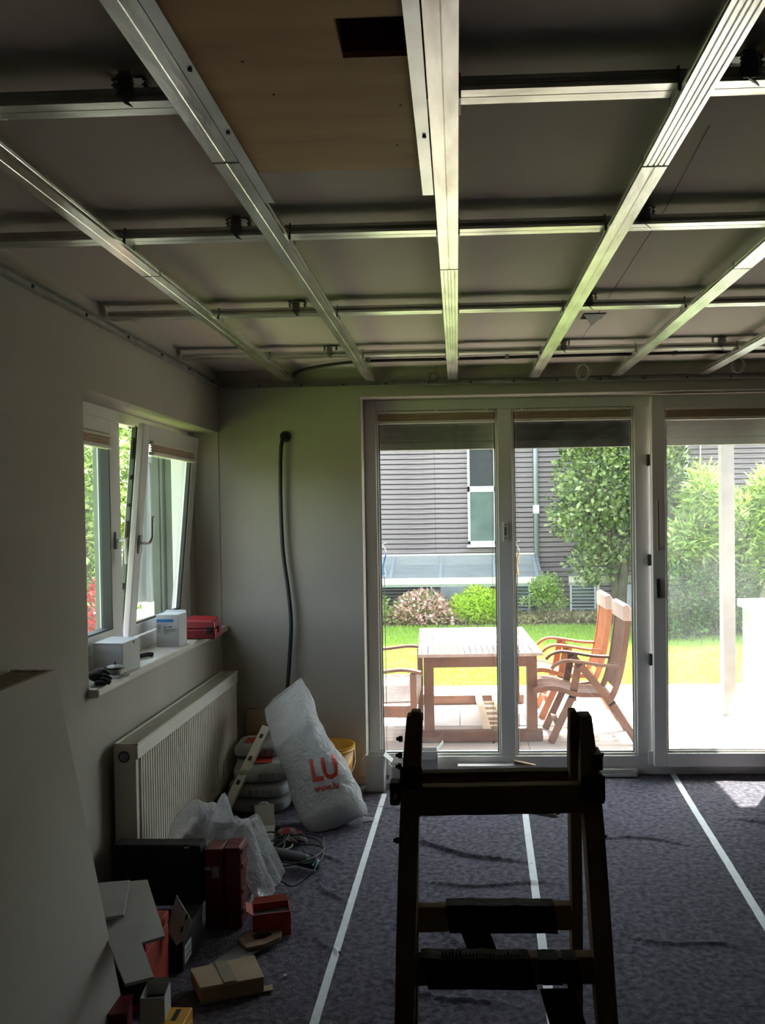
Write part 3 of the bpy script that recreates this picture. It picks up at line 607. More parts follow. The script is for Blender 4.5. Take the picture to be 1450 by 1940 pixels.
# ------------------------------------------------------------------ on the sill
S = .982
def carton(name, c, size, rz, label, cat, m, flaps=None, open_top=False, group=None):
    t = thing(name, (c[0], c[1], c[2]), label, cat, group); sx, sy, sz = size; R = Matrix.Rotation(rz, 3, 'Z'); cc = Vector(c)
    def B(mb, x, y, z, dx, dy, dz): mb.hexa([cc + R @ Vector((x+ix*dx/2, y+iy*dy/2, z+iz*dz/2)) for iz in (-1, 1) for iy in (-1, 1) for ix in (-1, 1)])
    if open_top:
        mb = MB(); w_ = .003
        B(mb, 0, 0, w_/2, sx, sy, w_)
        B(mb, -sx/2+w_/2, 0, sz/2, w_, sy, sz); B(mb, sx/2-w_/2, 0, sz/2, w_, sy, sz); B(mb, 0, -sy/2+w_/2, sz/2, sx-2*w_, w_, sz); B(mb, 0, sy/2-w_/2, sz/2, sx-2*w_, w_, sz)
        part('carton_body', mb, m, t)
    else:
        mb = MB(); B(mb, 0, 0, sz/2, sx, sy, sz); part('carton_body', mb, m, t, bevel=.002)
    for (side, ang, ln) in (flaps or []):
        mb = MB(); dx, dy = {'l': (-1, 0), 'r': (1, 0), 'f': (0, -1), 'b': (0, 1)}[side]
        hx, hy = dx*sx/2, dy*sy/2; ex, ey = dx*ln*math.cos(ang), dy*ln*math.cos(ang); ez = ln*math.sin(ang); px, py = (0, sy/2) if dx else (sx/2, 0)
        q = [(hx-px, hy-py, sz), (hx+px, hy+py, sz), (hx+ex+px*.85, hy+ey+py*.85, sz+ez), (hx+ex-px*.85, hy+ey-py*.85, sz+ez)]
        mb.prism([cc + R @ Vector(p) for p in q], (0, 0, -.002)); part('flap', mb, m, t)
    return t, cc, R
t, cc, R = carton('cardboard_box', (-1.492, 3.62, S), (.135, .15, .128), -.12, 'white box with a lid standing behind the black gloves', 'box', 'cardw')
part('lid', MB().hexa([cc + R @ Vector(p) for p in [(-.068, -.077, .126), (.068, -.077, .126), (-.068, .075, .126), (.068, .075, .126), (-.068, -.077, .129), (.068, -.077, .129), (-.066, .075, .136), (.066, .075, .133)]]), 'cardw', t)
part('notch', MB().prism([cc + R @ Vector(p) for p in [(.0685, .01, .126), (.0685, .03, .126), (.0685, .02, .112)]], (.0005, 0, 0)), 'gasket', t)
t, cc, R = carton('cardboard_box', (-1.487, 4.31, S), (.118, .12, .165), -.02, 'white upright box with a blue stripe and printed label', 'box', 'cardw', flaps=[('b', 1.2, .012)])
yy = 4.31-.0605-.001
part('blue_stripe', MB().box(-1.543, -1.458, yy, yy+.001, S+.128, S+.142), 'blue', t)
lp = MB()
for i, (x0, x1, z) in enumerate(((-1.541, -1.52, .112), (-1.541, -1.525, .104), (-1.514, -1.49, .116), (-1.51, -1.44, .088), (-1.512, -1.45, .080), (-1.541, -1.522, .094), (-1.51, -1.48, .07))): lp.box(x0, x1, yy, yy+.001, S+z, S+z+.003)
lp.box(-1.51, -1.493, yy, yy+.001, S+.098, S+.106).box(-1.482, -1.464, yy, yy+.001, S+.098, S+.108)
text_on(lp, 'CE', .014, (-1.542, yy, S+.075), (1, 0, 0), (0, 0, 1))
part('label_print', lp, 'greyprint', t)
rc = thing('tool_case', (-1.41, 4.56, S), 'closed red plastic case lying at the far end of the sill', 'case')
part('case_body', MB().box(-1.505, -1.315, 4.50, 4.64, S, S+.055), 'red', rc, bevel=.008)
part('case_lid', MB().hexa([(-1.50, 4.502, S+.056), (-1.318, 4.502, S+.056), (-1.50, 4.64, S+.056), (-1.318, 4.64, S+.056), (-1.495, 4.512, S+.105), (-1.325, 4.512, S+.098), (-1.485, 4.63, S+.115), (-1.335, 4.63, S+.112)]), 'red', rc, bevel=.008)
part('latch', MB().box(-1.362, -1.335, 4.492, 4.503, S+.03, S+.07), 'black', rc, bevel=.003)
part('latch', MB().box(-1.316, -1.308, 4.55, 4.58, S+.03, S+.07), 'redd', rc, bevel=.003)
gv = MB()
def blob(mb, c, r, n=10, m=6):
    mb.grid(lambda u, v: (c[0]+r[0]*math.cos(2*PI*u)*math.sin(PI*v), c[1]+r[1]*math.sin(2*PI*u)*math.sin(PI*v), c[2]+r[2]*math.cos(PI*v)), n, m)
gl = thing('work_glove', (-1.44, 3.33, S), 'black work gloves at the near end of the sill', 'gloves')
gm_ = MB(); blob(gm_, (-1.45, 3.33, S+.035), (.035, .06, .026)); part('palm', gm_, 'gloveb', gl, smooth=True)
for i, (dx, dz, L) in enumerate(((.0, .045, .07), (.012, .030, .085), (.016, .018, .075), (.004, .010, .06))):
    part('finger', MB().tube(spline([(-1.44, 3.33-.02*i+.02, S+dz), (-1.425+dx, 3.32-.02*i, S+dz+.006), (-1.405+dx, 3.325-.016*i, S+max(dz-.01, .012))], 4), .011, 8, None), 'gloveb', gl, smooth=True)
ds = thing('wire_dome', (-1.44, 3.47, S), 'grey mesh dome with a wide rim in front of the lidded white box', 'tool')
part('rim', MB().lathe([(.058, 0.001), (.058, .003), (.040, .012), (.038, .010)], (-1.442, 3.475, S), 28, False), 'mesh', ds, solid=.001)
part('dome', MB().lathe([(.036, .006), (.0355, .036), (.033, .044), (.022, .048), (.001, .050)], (-1.442, 3.475, S), 28, False), 'mesh', ds, smooth=True)
part('band', MB().lathe([(.0365, .034), (.0362, .040)], (-1.442, 3.475, S), 28, False), 'gasket', ds, solid=.001)
part('tip', MB().tube([(-1.442, 3.475, S+.05), (-1.442, 3.475, S+.062)], .003, 8), 'iron', ds)
single('black_tool', MB().tube(spline([(-1.50, 3.90, S+.012), (-1.48, 3.94, S+.014), (-1.46, 3.96, S+.010)], 3), .011, 8), 'black', (-1.48, 3.93, S), 'small black object lying between the two white boxes on the sill', 'tool', smooth=True)

# ------------------------------------------------------------------ leaning plasterboards
pl = thing('plasterboard_stack', (-1.2, 1.9, 0), 'thick pale stack of plasterboards with torn top edge leaning by the side wall', 'boards')
def leanbox(x0t, x1t, x0b, x1b, y0, y1, z1): # top/bottom x ranges
    return MB().hexa([(x0b, y0, .003), (x1b, y0, .003), (x0b, y1, .003), (x1b, y1, .003), (x0t, y0, z1), (x1t, y0, z1), (x0t, y1, z1), (x1t, y1, z1)])
part('front_board', leanbox(-1.318, -1.300, -1.108, -1.088, .9, 2.66, 1.163), 'gyp', pl, bevel=.002)
for i in range(5):
    k = i*.0245; part('board', leanbox(-1.343-k, -1.320-k, -1.133-k, -1.110-k, .9, 2.655-.004*(i % 2), 1.158), 'gypedge', pl)
rg = MB()
rr = random.Random(3)
for i in range(36):
    x = -1.32-i*.0034; h = .003+rr.random()*.006; rg.prism([(x, 2.655, 1.156), (x-.0036, 2.655, 1.156), (x-.002, 2.657, 1.158+h)], (0, -.004, 0))
part('torn_paper_edge', rg, 'gypedge', pl)

# ------------------------------------------------------------------ clutter by the radiator
# black tool case (open-topped with dark lid)
bk = thing('tool_case', (-1.24, 3.25, 0), 'large black tool case standing before the radiator end', 'case')
part('case_lid', MB().box(-1.395, -1.035, 3.285, 3.365, .10, .345), 'black', bk, bevel=.01, label='raised lid of the black case')
part('case_base', MB().box(-1.395, -1.12, 3.06, 3.28, .002, .098), 'black', bk, bevel=.01)
for x in (-1.37, -1.33, -1.09): part('latch', MB().box(x-.012, x+.012, 3.276, 3.286, .325, .352), 'black', bk, bevel=.003)
part('small_label', MB().box(-1.098, -1.080, 3.274, 3.276, .338, .344), 'cardw', bk)
part('rib', MB().box(-1.38, -1.05, 3.279, 3.285, .19, .2).box(-1.38, -1.05, 3.279, 3.285, .25, .26), 'black', bk)
rk = thing('tool_case', (-.98, 3.4, 0), 'tall dark red tool case standing upright under the clear plastic', 'case')
part('case_half', MB().box(-1.028, -.952, 3.30, 3.41, .002, .325), 'redd', rk, bevel=.01)
part('case_half', MB().box(-.949, -.880, 3.30, 3.41, .002, .33), 'redd', rk, bevel=.01)
for z in (.06, .14, .24, .3): part('rib', MB().box(-.880, -.875, 3.31, 3.40, z, z+.02), 'redd', rk, bevel=.002)
part('sticker', MB().box(-.995, -.968, 3.297, 3.3, .21, .255), 'greyprint', rk); part('sticker', MB().box(-1.025, -1.0, 3.297, 3.3, .24, .255), 'greyprint', rk)
part('clasp', MB().box(-.965, -.94, 3.288, 3.3, .08, .13), 'redd', rk, bevel=.003)
single('folded_tarp', MB().grid(lambda u, v: (-1.43+u*.12, 3.0+v*.14, .22+.03*noise.noise(Vector((u*3, v*3, 1)))), 8, 8), 'dark', (-1.37, 3.07, .2), 'dark folded sheet between the white board and the side wall', 'sheet', smooth=True, solid=.01)
# clear plastic sheet draped over the red case
def crump(x0, x1, y0, y1, base, peaks, drop):
    def fn(u, v):
        x = x0+(x1-x0)*u; y = y0+(y1-y0)*v
        h = base
        for px, py, ph, pw in peaks: h = max(h, base + ph*math.exp(-(((x-px)**2+(y-py)**2)/(pw*pw))))
        n_ = noise.noise(Vector((x*16, y*16, 0)))*.035 + noise.noise(Vector((x*40, y*40, 5)))*.008
        e = max(0, (u-.75)*4)*drop + max(0, (.2-v)*5)*drop*.4
        return (x+.02*noise.noise(Vector((y*20, x*9, 2))), y+.02*noise.noise(Vector((x*22, y*9, 4))), max(.02, h+n_-e))
    return MB().grid(fn, 42, 36)
single('plastic_sheet', crump(-1.22, -.79, 3.37, 3.68, .315, [(-1.00, 3.50, .17, .04), (-1.13, 3.57, .12, .09), (-.91, 3.47, .05, .08)], .26), 'film2', (-1.03, 3.5, .3), 'crumpled clear plastic sheet draped over the red tool case', 'plastic sheet', smooth=False)
single('foil_bag', MB().grid(lambda u, v: (-.90+.07*u+.01*noise.noise(Vector((u*5, v*5, 0))), 3.45+.12*v, .02+.05*math.sin(PI*u)*math.sin(PI*v)+.012*noise.noise(Vector((u*7, v*7, 2)))), 14, 14), 'foil', (-.86, 3.5, 0), 'small crumpled silvery bag beside the red tool case foot', 'bag')
# spirit level
lv = thing('spirit_level', (-1.2, 4.55, .1), 'long pale spirit level leaning on the cement sacks', 'spirit level')
pa, pb_ = Vector((-1.265, 4.40, .06)), Vector((-1.10, 4.74, .445)); dv = (pb_-pa).normalized()
part('beam', MB().bar(pa, pb_, .05, .022, (0, -.6, .8)), 'alu', lv, bevel=.002)
part('end_cap', MB().bar(pa-dv*.015, pa+dv*.002, .052, .024, (0, -.6, .8)), 'black', lv)
for f_ in (.35, .62, .88):
    p = pa.lerp(pb_, f_); part('vial_window', MB().bar(p-dv*.013, p+dv*.013, .02, .0245, (0, -.6, .8)), 'redd' if f_ == .62 else 'dark', lv)
# cement sacks
def sack(cx, cy, z, lx, ly, h, rz, label, seed, redtop=True):
    t = thing('cement_sack', (cx, cy, z), label, 'sack', 'cement sacks stacked in the corner'); R = Matrix.Rotation(rz, 3, 'Z')
    def fn(u, v):
        a = 2*PI*u; b = PI*v; ca, sa = math.cos(a), math.sin(a); q = lambda t_, e: math.copysign(abs(t_)**e, t_)
        x = lx/2*q(ca, .35)*q(math.sin(b), .35); y = ly/2*q(sa, .35)*q(math.sin(b), .35); zz = h/2*q(math.cos(b), .6)
        zz += .006*noise.noise(Vector((x*14+seed, y*14, zz*10))); x += .008*noise.noise(Vector((y*12, zz*20, seed)))
        P = R @ Vector((x, y, 0)); return (cx+P.x, cy+P.y, z+h/2+zz)
    part('sack_body', MB().grid(fn, 32, 16), 'cement', t, smooth=True)
    F = lambda x, y, zz: Vector((cx, cy, z)) + R @ Vector((x, y, zz))
    if redtop: part('red_print', MB().add([F(-lx*.30, -ly*.28, h+.003), F(lx*.12, -ly*.28, h+.003), F(lx*.12, ly*.1, h+.003), F(-lx*.3, ly*.1, h+.003)], [(0, 1, 2, 3)]), 'redprint', t, solid=.001)
    pm_ = MB()
    for k in range(4): x = -lx*.1+k*.035; pm_.add([F(x, -ly/2-.004, h*.3), F(x+.022, -ly/2-.004, h*.3), F(x+.022, -ly/2-.004, h*.68), F(x, -ly/2-.004, h*.68)], [(0, 1, 2, 3)])
    part('dark_print', pm_, 'greyprint', t, solid=.001)
sack(-1.135, 4.78, .002, .34, .42, .085, .05, 'dusty grey cement sack at the bottom of the corner stack', 1, False)
sack(-1.12, 4.77, .088, .34, .42, .085, -.06, 'dusty grey cement sack second from the floor in the corner stack', 2, False)
sack(-1.115, 4.76, .175, .34, .42, .09, .18, 'bulging white cement sack with red print under the small top sack', 3)
sack(-1.16, 4.86, .267, .28, .28, .075, .02, 'small white printed sack on top of the corner stack', 4)
single('cardboard_sheet', MB().hexa([(-1.30, 5.03, .003), (-1.0, 5.03, .003), (-1.30, 5.045, .003), (-1.0, 5.045, .003), (-1.30, 5.075, .47), (-1.0, 5.075, .46), (-1.30, 5.09, .47), (-1.0, 5.09, .46)]), 'card', (-1.15, 5.05, 0), 'brown cardboard sheet leaning on the far wall behind the sacks', 'cardboard')
single('red_wrapper', MB().grid(lambda u, v: (-1.30+.05*u, 4.45+.1*v, .05+.07*u*v+.01*noise.noise(Vector((u*5, v*5, 0)))), 8, 8), 'redd', (-1.29, 4.5, 0), 'red wrapper stuck between radiator and sacks', 'wrapper', solid=.002)
# big translucent sack with red print
bagc = thing('refuse_sack', (-.66, 4.42, 0), 'tall translucent white sack with red lettering leaning in the corner', 'sack')
P0, P1, P2, P3 = Vector((-.645, 4.40, .0)), Vector((-.775, 4.50, .24)), Vector((-.915, 4.66, .44)), Vector((-1.01, 4.80, .625))
axis = spline([P0, P1, P2, P3], 10)
def bagpt(u, v, off=0):
    # u around (0..1), v along (0..1)
    k = v*(len(axis)-1); i = min(int(k), len(axis)-2); c = axis[i].lerp(axis[i+1], k-i); d = (axis[i+1]-axis[i]).normalized()
    e1 = Vector((.80, -.42, .0)); e1 = (e1 - d*e1.dot(d)).normalized()
    if v < .35: e1 = e1.lerp((Vector((.93, .37, 0))-d*Vector((.93, .37, 0)).dot(d)).normalized(), (1-v/.35)*.9).normalized()
    e2 = d.cross(e1)
    W = .160 + .014*math.sin(v*9-.6) - .05*max(0, v-.72)*3.6*.8; D = (.115*(1-v)**.5 + .012)
    if v < .12: W = .165; D = .02+.09*(v/.12)**.6
    a = 2*PI*u; ca, sa = math.cos(a), math.sin(a)
    x = math.copysign(abs(ca)**.75, ca)*W; y = math.copysign(abs(sa)**.8, sa)*D
    P = c + e1*(x) + e2*(y)
    w_ = .010*noise.noise(Vector((u*7+v*3, v*7, 0))) + .006*noise.noise(Vector((P.x*38, P.y*38, P.z*16)))
    if v < .4: w_ += .010*math.sin((u*9+v*14))*(1-v/.4)*noise.noise(Vector((u*4, v*8, 9)))
    out = (e1*ca + e2*sa)
    P = P + out*(w_+off)
    if v > .93: P.z += .03*math.sin(a*1.0+.6)*((v-.93)/.07)
    P.z = max(P.z, .004)
    return P
part('sack_body', MB().grid(lambda u, v: bagpt(u, v), 64, 60), 'film', bagc, smooth=True)
fil = MB().grid(lambda u, v: bagpt(u, v*.62, -.022), 24, 16); part('contents', fil, 'cement', bagc, smooth=True)
# lettering on the camera side: find u facing the camera
camp = Vector((0, 0, 1.65))
from mathutils.bvhtree import BVHTree
_bm = MB().grid(lambda u, v: bagpt(u, v), 64, 60); _bt = BVHTree.FromPolygons([Vector(v) for v in _bm.v], _bm.f)
def print_on_bag(name, s_, size, org, ux, uz, lab=None):
    # flat lettering laid onto the film along the outward direction of its front
    import bmesh
    vs, fs = textmesh(s_, size, size*.032); vs = [(v[0]*.84, v[1], v[2]) for v in vs]; bm = bmesh.new(); bv = [bm.verts.new(v) for v in vs]
    for f_ in fs:
        try: bm.faces.new([bv[i] for i in f_])
        except ValueError: pass
    for _ in range(3):
        ed = [e for e in bm.edges if e.calc_length() > .012]
        if ed: bmesh.ops.subdivide_edges(bm, edges=ed, cuts=1)
        bmesh.ops.triangulate(bm, faces=bm.faces)
    bm.verts.index_update(); ux = Vector(ux).normalized(); uz = Vector(uz).normalized(); nn = ux.cross(uz).normalized(); out_ = MB(); keep = {}
    for v in bm.verts:
        p = Vector(org) + ux*v.co.x + uz*v.co.y; hit = _bt.ray_cast(p + nn*.6, -nn)
        if hit[0] is not None: keep[v.index] = len(out_.v); out_.v.append(tuple(hit[0] + nn*.003))
    out_.f = [tuple(keep[v.index] for v in f_.verts) for f_ in bm.faces if all(v.index in keep for v in f_.verts)]
    out_.f = [f_ for f_ in out_.f if max((Vector(out_.v[f_[i]])-Vector(out_.v[f_[i-1]])).length for i in range(3)) < .03]
    bm.free(); return part(name, out_, 'redprint', bagc, label=lab)
_ux = Vector((.97, .16, .17)); _uz = Vector((-.22, .10, .95))
print_on_bag('lettering', 'LU', .150, (-.785, 4.40, .245), _ux, _uz, 'large red letters')
print_on_bag('small_lettering', 'www.lu', .050, (-.770, 4.40, .192), _ux, _uz)
part('foot_corner', MB().grid(lambda u, v: (-.53+.06*u, 4.46+.05*v+.02*u, .006+.02*(1-u)*math.sin(PI*v)), 6, 6), 'film', bagc, smooth=True)
# yellow bucket
bu = thing('bucket', (-.775, 4.93, 0), 'yellow plastic bucket with wire handle behind the lettered sack', 'bucket')
BX, BY = -.772, 4.935
part('bucket_body', MB().lathe([(.001, .004), (.115, .004), (.118, .01), (.142, .285), (.139, .285), (.114, .014), (.001, .012)], (BX, BY, .0), 36, False), 'yellow', bu, smooth=True)
part('rim', MB().lathe([(.142, .262), (.149, .262), (.149, .270), (.145, .275), (.149, .285), (.149, .290), (.140, .290), (.140, .285)], (BX, BY, 0), 36, False), 'yellow', bu)
part('wire_handle', MB().tube(spline([(BX+.149, BY-.02, .268), (BX+.158, BY-.10, .20), (BX+.12, BY-.16, .145), (BX+.03, BY-.175, .135), (BX-.08, BY-.16, .15), (BX-.14, BY-.08, .22), (BX-.149, BY-.01, .268)], 6), .0028, 6), 'blindrail', bu, smooth=True)
part('handle_grip', MB().tube([(BX+.085, BY-.172, .137), (BX+.0, BY-.176, .134), (BX-.03, BY-.174, .137)], .009, 8), 'black', bu, smooth=True)
bl = MB().grid(lambda u, v: (BX+.133*math.cos(-1.5+u*1.1), BY+.133*math.sin(-1.5+u*1.1), .06+.12*v), 10, 3); part('label', bl, 'leafl' if False else 'greyprint', bu, label='printed label on the bucket')
# white folded boards/papers and glove
for i, (c, rz, sx, sy, rx, lab) in enumerate((((-1.03, 4.36, .07), .3, .10, .13, .9, 'white folded card standing behind the cords'), ((-1.08, 4.40, .03), -.4, .14, .08, .15, 'white paper lying against the cement sacks'), ((-.98, 4.14, .04), .15, .09, .16, .5, 'white card leaning over the cords beside the red glove'))):
    single('paper_sheet', MB().obox(c, (sx, sy, .003), rz, rx), 'cardw', c, lab, 'paper')
tp = MB().lathe([(.02, -.012), (.035, -.012), (.035, .012), (.02, .012), (.02, -.012)], (0, 0, 0), 20, False); tp.v = [(x-1.06, 4.47+z, y+.075) for x, y, z in tp.v]
single('tape_roll', tp, 'cardw', (-1.06, 4.47, .07), 'white tape roll resting on the papers', 'tape')
g2 = thing('work_glove', (-.88, 4.22, .01), 'red and grey knitted work glove on the fleece by the sack', 'gloves')
gm_ = MB(); blob(gm_, (-.885, 4.225, .035), (.055, .04, .028)); part('palm', gm_, 'glover', g2, smooth=True)
for i in range(4): part('finger', MB().tube(spline([(-.85, 4.24-.018*i, .035), (-.82, 4.235-.02*i, .03), (-.795+.006*i, 4.21-.018*i, .018)], 3), .011, 8), 'glover', g2, smooth=True)
part('thumb', MB().tube(spline([(-.88, 4.19, .03), (-.85, 4.165, .022), (-.825, 4.15, .016)], 3), .011, 8), 'glover', g2, smooth=True)
# power tools and cords
gr = thing('angle_grinder', (-.80, 3.85, .0), 'dark teal angle grinder lying among looping black cords', 'power tool')
part('body', MB().tube(spline([(-.98, 3.93, .05), (-.90, 3.92, .055), (-.82, 3.90, .05), (-.72, 3.87, .04)], 5), .03, 12, None), 'dark', gr, smooth=True)
part('grip', MB().tube(spline([(-.80, 3.89, .045), (-.72, 3.865, .035), (-.665, 3.85, .03)], 4), .024, 12), 'teal', gr, smooth=True)
part('gear_head', MB().lathe([(.03, 0), (.034, .02), (.028, .045), (.012, .06)], (-.955, 3.93, .02), 16), 'steel', gr, smooth=True)
part('guard', MB().lathe([(.062, .0), (.062, .02), (.03, .024)], (-.965, 3.93, .008), 24, False), 'dark', gr, solid=.002)
g3 = thing('power_drill', (-.93, 3.66, 0), 'dark power drill lying beside the red tool case', 'power tool')
part('body', MB().tube(spline([(-.99, 3.75, .04), (-.92, 3.70, .045), (-.86, 3.66, .035)], 4), .032, 12), 'dark', g3, smooth=True)
part('handle', MB().tube([(-.95, 3.71, .04), (-.90, 3.78, .02)], .02, 10), 'black', g3, smooth=True)
part('chuck', MB().tube([(-.87, 3.665, .035), (-.82, 3.63, .03)], .016, 10), 'steel', g3, smooth=True)
rc_ = random.Random(11)
def cordloop(c, rx, ry, turns, seed, zz=.012, par=None):
    q = random.Random(seed); pts = []
    for i in range(int(turns*10)):
        a = i*2*PI/10; k = 1+.22*math.sin(i*.7+seed); h = zz+.05*abs(math.sin(i*.53+seed))
        pts.append((c[0]+rx*k*math.cos(a)+q.uniform(-.01, .01), c[1]+ry*k*math.sin(a)+q.uniform(-.01, .01), h))
    part('power_cord', MB().tube(spline(pts, 4), .0042, 6), 'cord', par, smooth=True)
cordloop((-.84, 3.98, .01), .15, .17, 2.6, 1, par=gr)
cordloop((-.76, 3.76, .01), .10, .14, 1.8, 5, par=g3)
cordloop((-.92, 4.10, .02), .07, .08, 2.2, 9, zz=.02, par=gr)
single('yellow_lead', MB().tube(spline([(-.98, 4.16, .02), (-.9, 4.18, .03), (-.84, 4.13, .012), (-.88, 4.06, .012), (-.95, 4.08, .02)], 5), .005, 6), 'alu', (-.9, 4.1, 0), 'ochre cord curl below the red glove', 'cord', smooth=True)
# red open carton, saw, flat carton
t, cc, R = carton('cardboard_box', (-.758, 3.285, .004), (.145, .10, .095), .28, 'small open orange-red box in front of the cords', 'box', 'orange', open_top=True, flaps=[('b', .5, .03), ('l', .6, .03)])
part('box_label', MB().hexa([cc + R @ Vector(p) for p in [(.0725, -.04, .05), (.0735, -.04, .05), (.0725, .045, .05), (.0735, .045, .05), (.0725, -.04, .082), (.0735, -.04, .082), (.0725, .045, .082), (.0735, .045, .082)]]), 'greyprint', t)
part('contents', MB().hexa([cc + R @ Vector((x, y, z)) for z in (.004, .07) for y in (-.045, .045) for x in (-.066, .066)]), 'dark', t)
sw = thing('hand_saw', (-.82, 3.12, 0), 'hand saw with brown handle on the fleece behind the flat carton', 'saw')
part('blade', MB().prism([(-.95, 2.965, .014), (-.885, 2.95, .014), (-.745, 3.14, .016), (-.835, 3.215, .016)], (0, 0, .0015)), 'steel', sw)
hp = [(-.865, 3.165), (-.835, 3.235), (-.765, 3.265), (-.705, 3.235), (-.700, 3.19), (-.75, 3.13), (-.81, 3.10)]
ip = [(-.812, 3.19), (-.795, 3.22), (-.765, 3.225), (-.738, 3.212), (-.738, 3.195), (-.765, 3.172), (-.795, 3.165)]
hm = MB(); nn = 7
for z in (.012, .034): hm.v += [(x, y, z) for x, y in hp] + [(x, y, z) for x, y in ip]
for i in range(nn):
    j = (i+1) % nn
    hm.f += [(i, j, nn+j, nn+i), (2*nn+i, 3*nn+i, 3*nn+j, 2*nn+j), (i, 2*nn+i, 2*nn+j, j), (nn+i, nn+j, 3*nn+j, 3*nn+i)]
part('saw_handle', hm, 'sawh', sw, bevel=.004)
for p in ((-.84, 3.165), (-.81, 3.13)): part('rivet', MB().lathe([(.004, 0), (.004, .002)], (p[0], p[1], .034), 8), 'metal', sw)
fc = thing('cardboard_box', (-.82, 2.88, 0), 'flat brown taped carton lying on the fleece', 'box')
A_, B_, D_, E_ = (-.958, 2.904), (-.758, 2.99), (-.69, 2.86), (-.888, 2.787)
part('carton_body', MB().hexa([(*E_, .010), (*D_, .010), (*A_, .010), (*B_, .010), (*E_, .056), (*D_, .056), (*A_, .056), (*B_, .056)]), 'card', fc, bevel=.002)
part('lid', MB().hexa([(E_[0]-.002, E_[1]-.004, .0565), (D_[0]+.003, D_[1]-.004, .0565), (A_[0]-.003, A_[1]+.002, .0565), (B_[0]+.002, B_[1]+.003, .0565), (E_[0], E_[1], .061), (D_[0]+.003, D_[1]-.002, .060), (A_[0]-.003, A_[1]+.002, .060), (B_[0]+.002, B_[1]+.003, .064)]), 'card', fc)
part('packing_tape', MB().prism([(-.885, 2.94, .0645), (-.845, 2.957, .0645), (-.775, 2.829, .063), (-.815, 2.814, .063)], (0, 0, .001)), 'ptape', fc)
part('loose_flap', MB().prism([(-.888, 2.782, .006), (-.66, 2.87, .006), (-.67, 2.90, .008), (-.89, 2.80, .008)], (0, 0, .003)), 'card', fc)
# grey boards resting on a crate
cr = thing('tool_crate', (-1.13, 2.86, 0), 'orange-red tool crate half hidden under the pale boards', 'crate')
part('crate_body', MB().box(-1.26, -1.055, 2.74, 2.965, .003, .20), 'orange', cr, bevel=.006)
part('crate_recess', MB().box(-1.24, -1.05, 2.735, 2.741, .03, .15), 'black', cr)
part('crate_lid', MB().box(-1.262, -1.053, 2.738, 2.967, .202, .240), 'orange', cr, bevel=.006)
bd1 = MB().prism([(-1.335, 2.66+.02, .262), (-1.06, 2.50, .262), (-.955, 2.42+.05, .262), (-.955, 2.50, .262)], (0, 0, 0))
single('plaster_offcut', MB().prism([(-1.235, 3.05, .296), (-1.165, 3.06, .298), (-.965, 2.675, .284), (-1.025, 2.632, .284), (-.92, 2.45, .276), (-.99, 2.41, .276), (-1.215, 2.76, .286)], (0, 0, .010)), 'board', (-1.1, 2.75, .29), 'long pale grey L-shaped board offcut lying over the crate', 'board', bevel=.001)
single('plaster_offcut', MB().prism([(-1.37, 2.99, .312), (-1.215, 3.02, .314), (-1.135, 2.765, .310), (-1.21, 2.735, .310), (-1.29, 2.72, .310)], (0, 0, .010)), 'board', (-1.25, 2.88, .31), 'short pale grey board offcut lying on the long one', 'board', bevel=.001)
cd_ = thing('punched_card', (-1.06, 2.92, .12), 'white card with punched holes standing beside the pale boards', 'card')
def cq(x, z): return Vector((x, 2.93+.25*(x+1.0)+.12*(z-.13), z))
part('card_sheet', MB().prism([cq(-1.016, .132), cq(-.985, .150), cq(-.968, .212), cq(-1.018, .302), cq(-1.036, .24), cq(-1.042, .178)], (0, .002, 0)), 'cardw', cd_)
for x_, z_ in ((-1.003, .172), (-.988, .212)): part('hole', MB().prism([cq(x_, z_)-Vector((0, .001, 0)), cq(x_+.008, z_+.006)-Vector((0, .001, 0)), cq(x_+.009, z_+.024)-Vector((0, .001, 0)), cq(x_+.002, z_+.018)-Vector((0, .001, 0))], (0, .0005, 0)), 'black', cd_)
dk = thing('tool_case', (-1.06, 3.1, 0), 'dark green tool case with a pale label plate near the flat carton', 'case')
part('case_body', MB().box(-1.105, -1.012, 2.985, 3.22, .002, .125), 'black', dk, bevel=.006)
part('label_plate', MB().box(-1.012, -1.0105, 3.0, 3.075, .025, .088), 'cardw', dk)
for z in (.040, .062): part('label_text', MB().box(-1.0105, -1.0100, 3.008, 3.068, z, z+.012), 'greyprint', dk)
part('rim', MB().box(-1.108, -1.009, 2.982, 3.223, .126, .140), 'black', dk, bevel=.004)
for (c, s_, rz, m_, lab) in (((-1.22, 2.90-.02, .0), None, 0, '', ''),): pass
t, cc, R = carton('cardboard_box', (-.972, 2.60, .004), (.075, .085, .155), .12, 'small open white box beside the yellow case', 'box', 'cardw', open_top=True, flaps=[('b', 1.2, .015)])
part('contents', MB().hexa([cc + R @ Vector((x, y, z)) for z in (.004, .12) for y in (-.038, .038) for x in (-.032, .032)]), 'dark', t)
yc_ = thing('tool_case', (-.90, 2.58, 0), 'small yellow case with black print at the photo bottom', 'case')
part('case_body', MB().box(-.950, -.868, 2.50, 2.645, .002, .045), 'yellow', yc_, bevel=.004)
part('case_lid', MB().box(-.948, -.868, 2.502, 2.645, .046, .080), 'yellow', yc_, bevel=.004)
part('hinge', MB().box(-.868, -.860, 2.53, 2.55, .035, .06).box(-.868, -.860, 2.58, 2.61, .035, .06), 'yellow', yc_, bevel=.002)
ym = MB().box(-.916, -.900, 2.57, 2.63, .0802, .081); part('print', ym, 'black', yc_)
t, cc, R = carton('cardboard_box', (-1.12, 2.60, .003), (.12, .10, .10), .2, 'dark red box on the floor under the long board offcut', 'box', 'redd')
part('lid', MB().obox((-1.12, 2.60, .107), (.126, .106, .006), .2), 'redd', t)
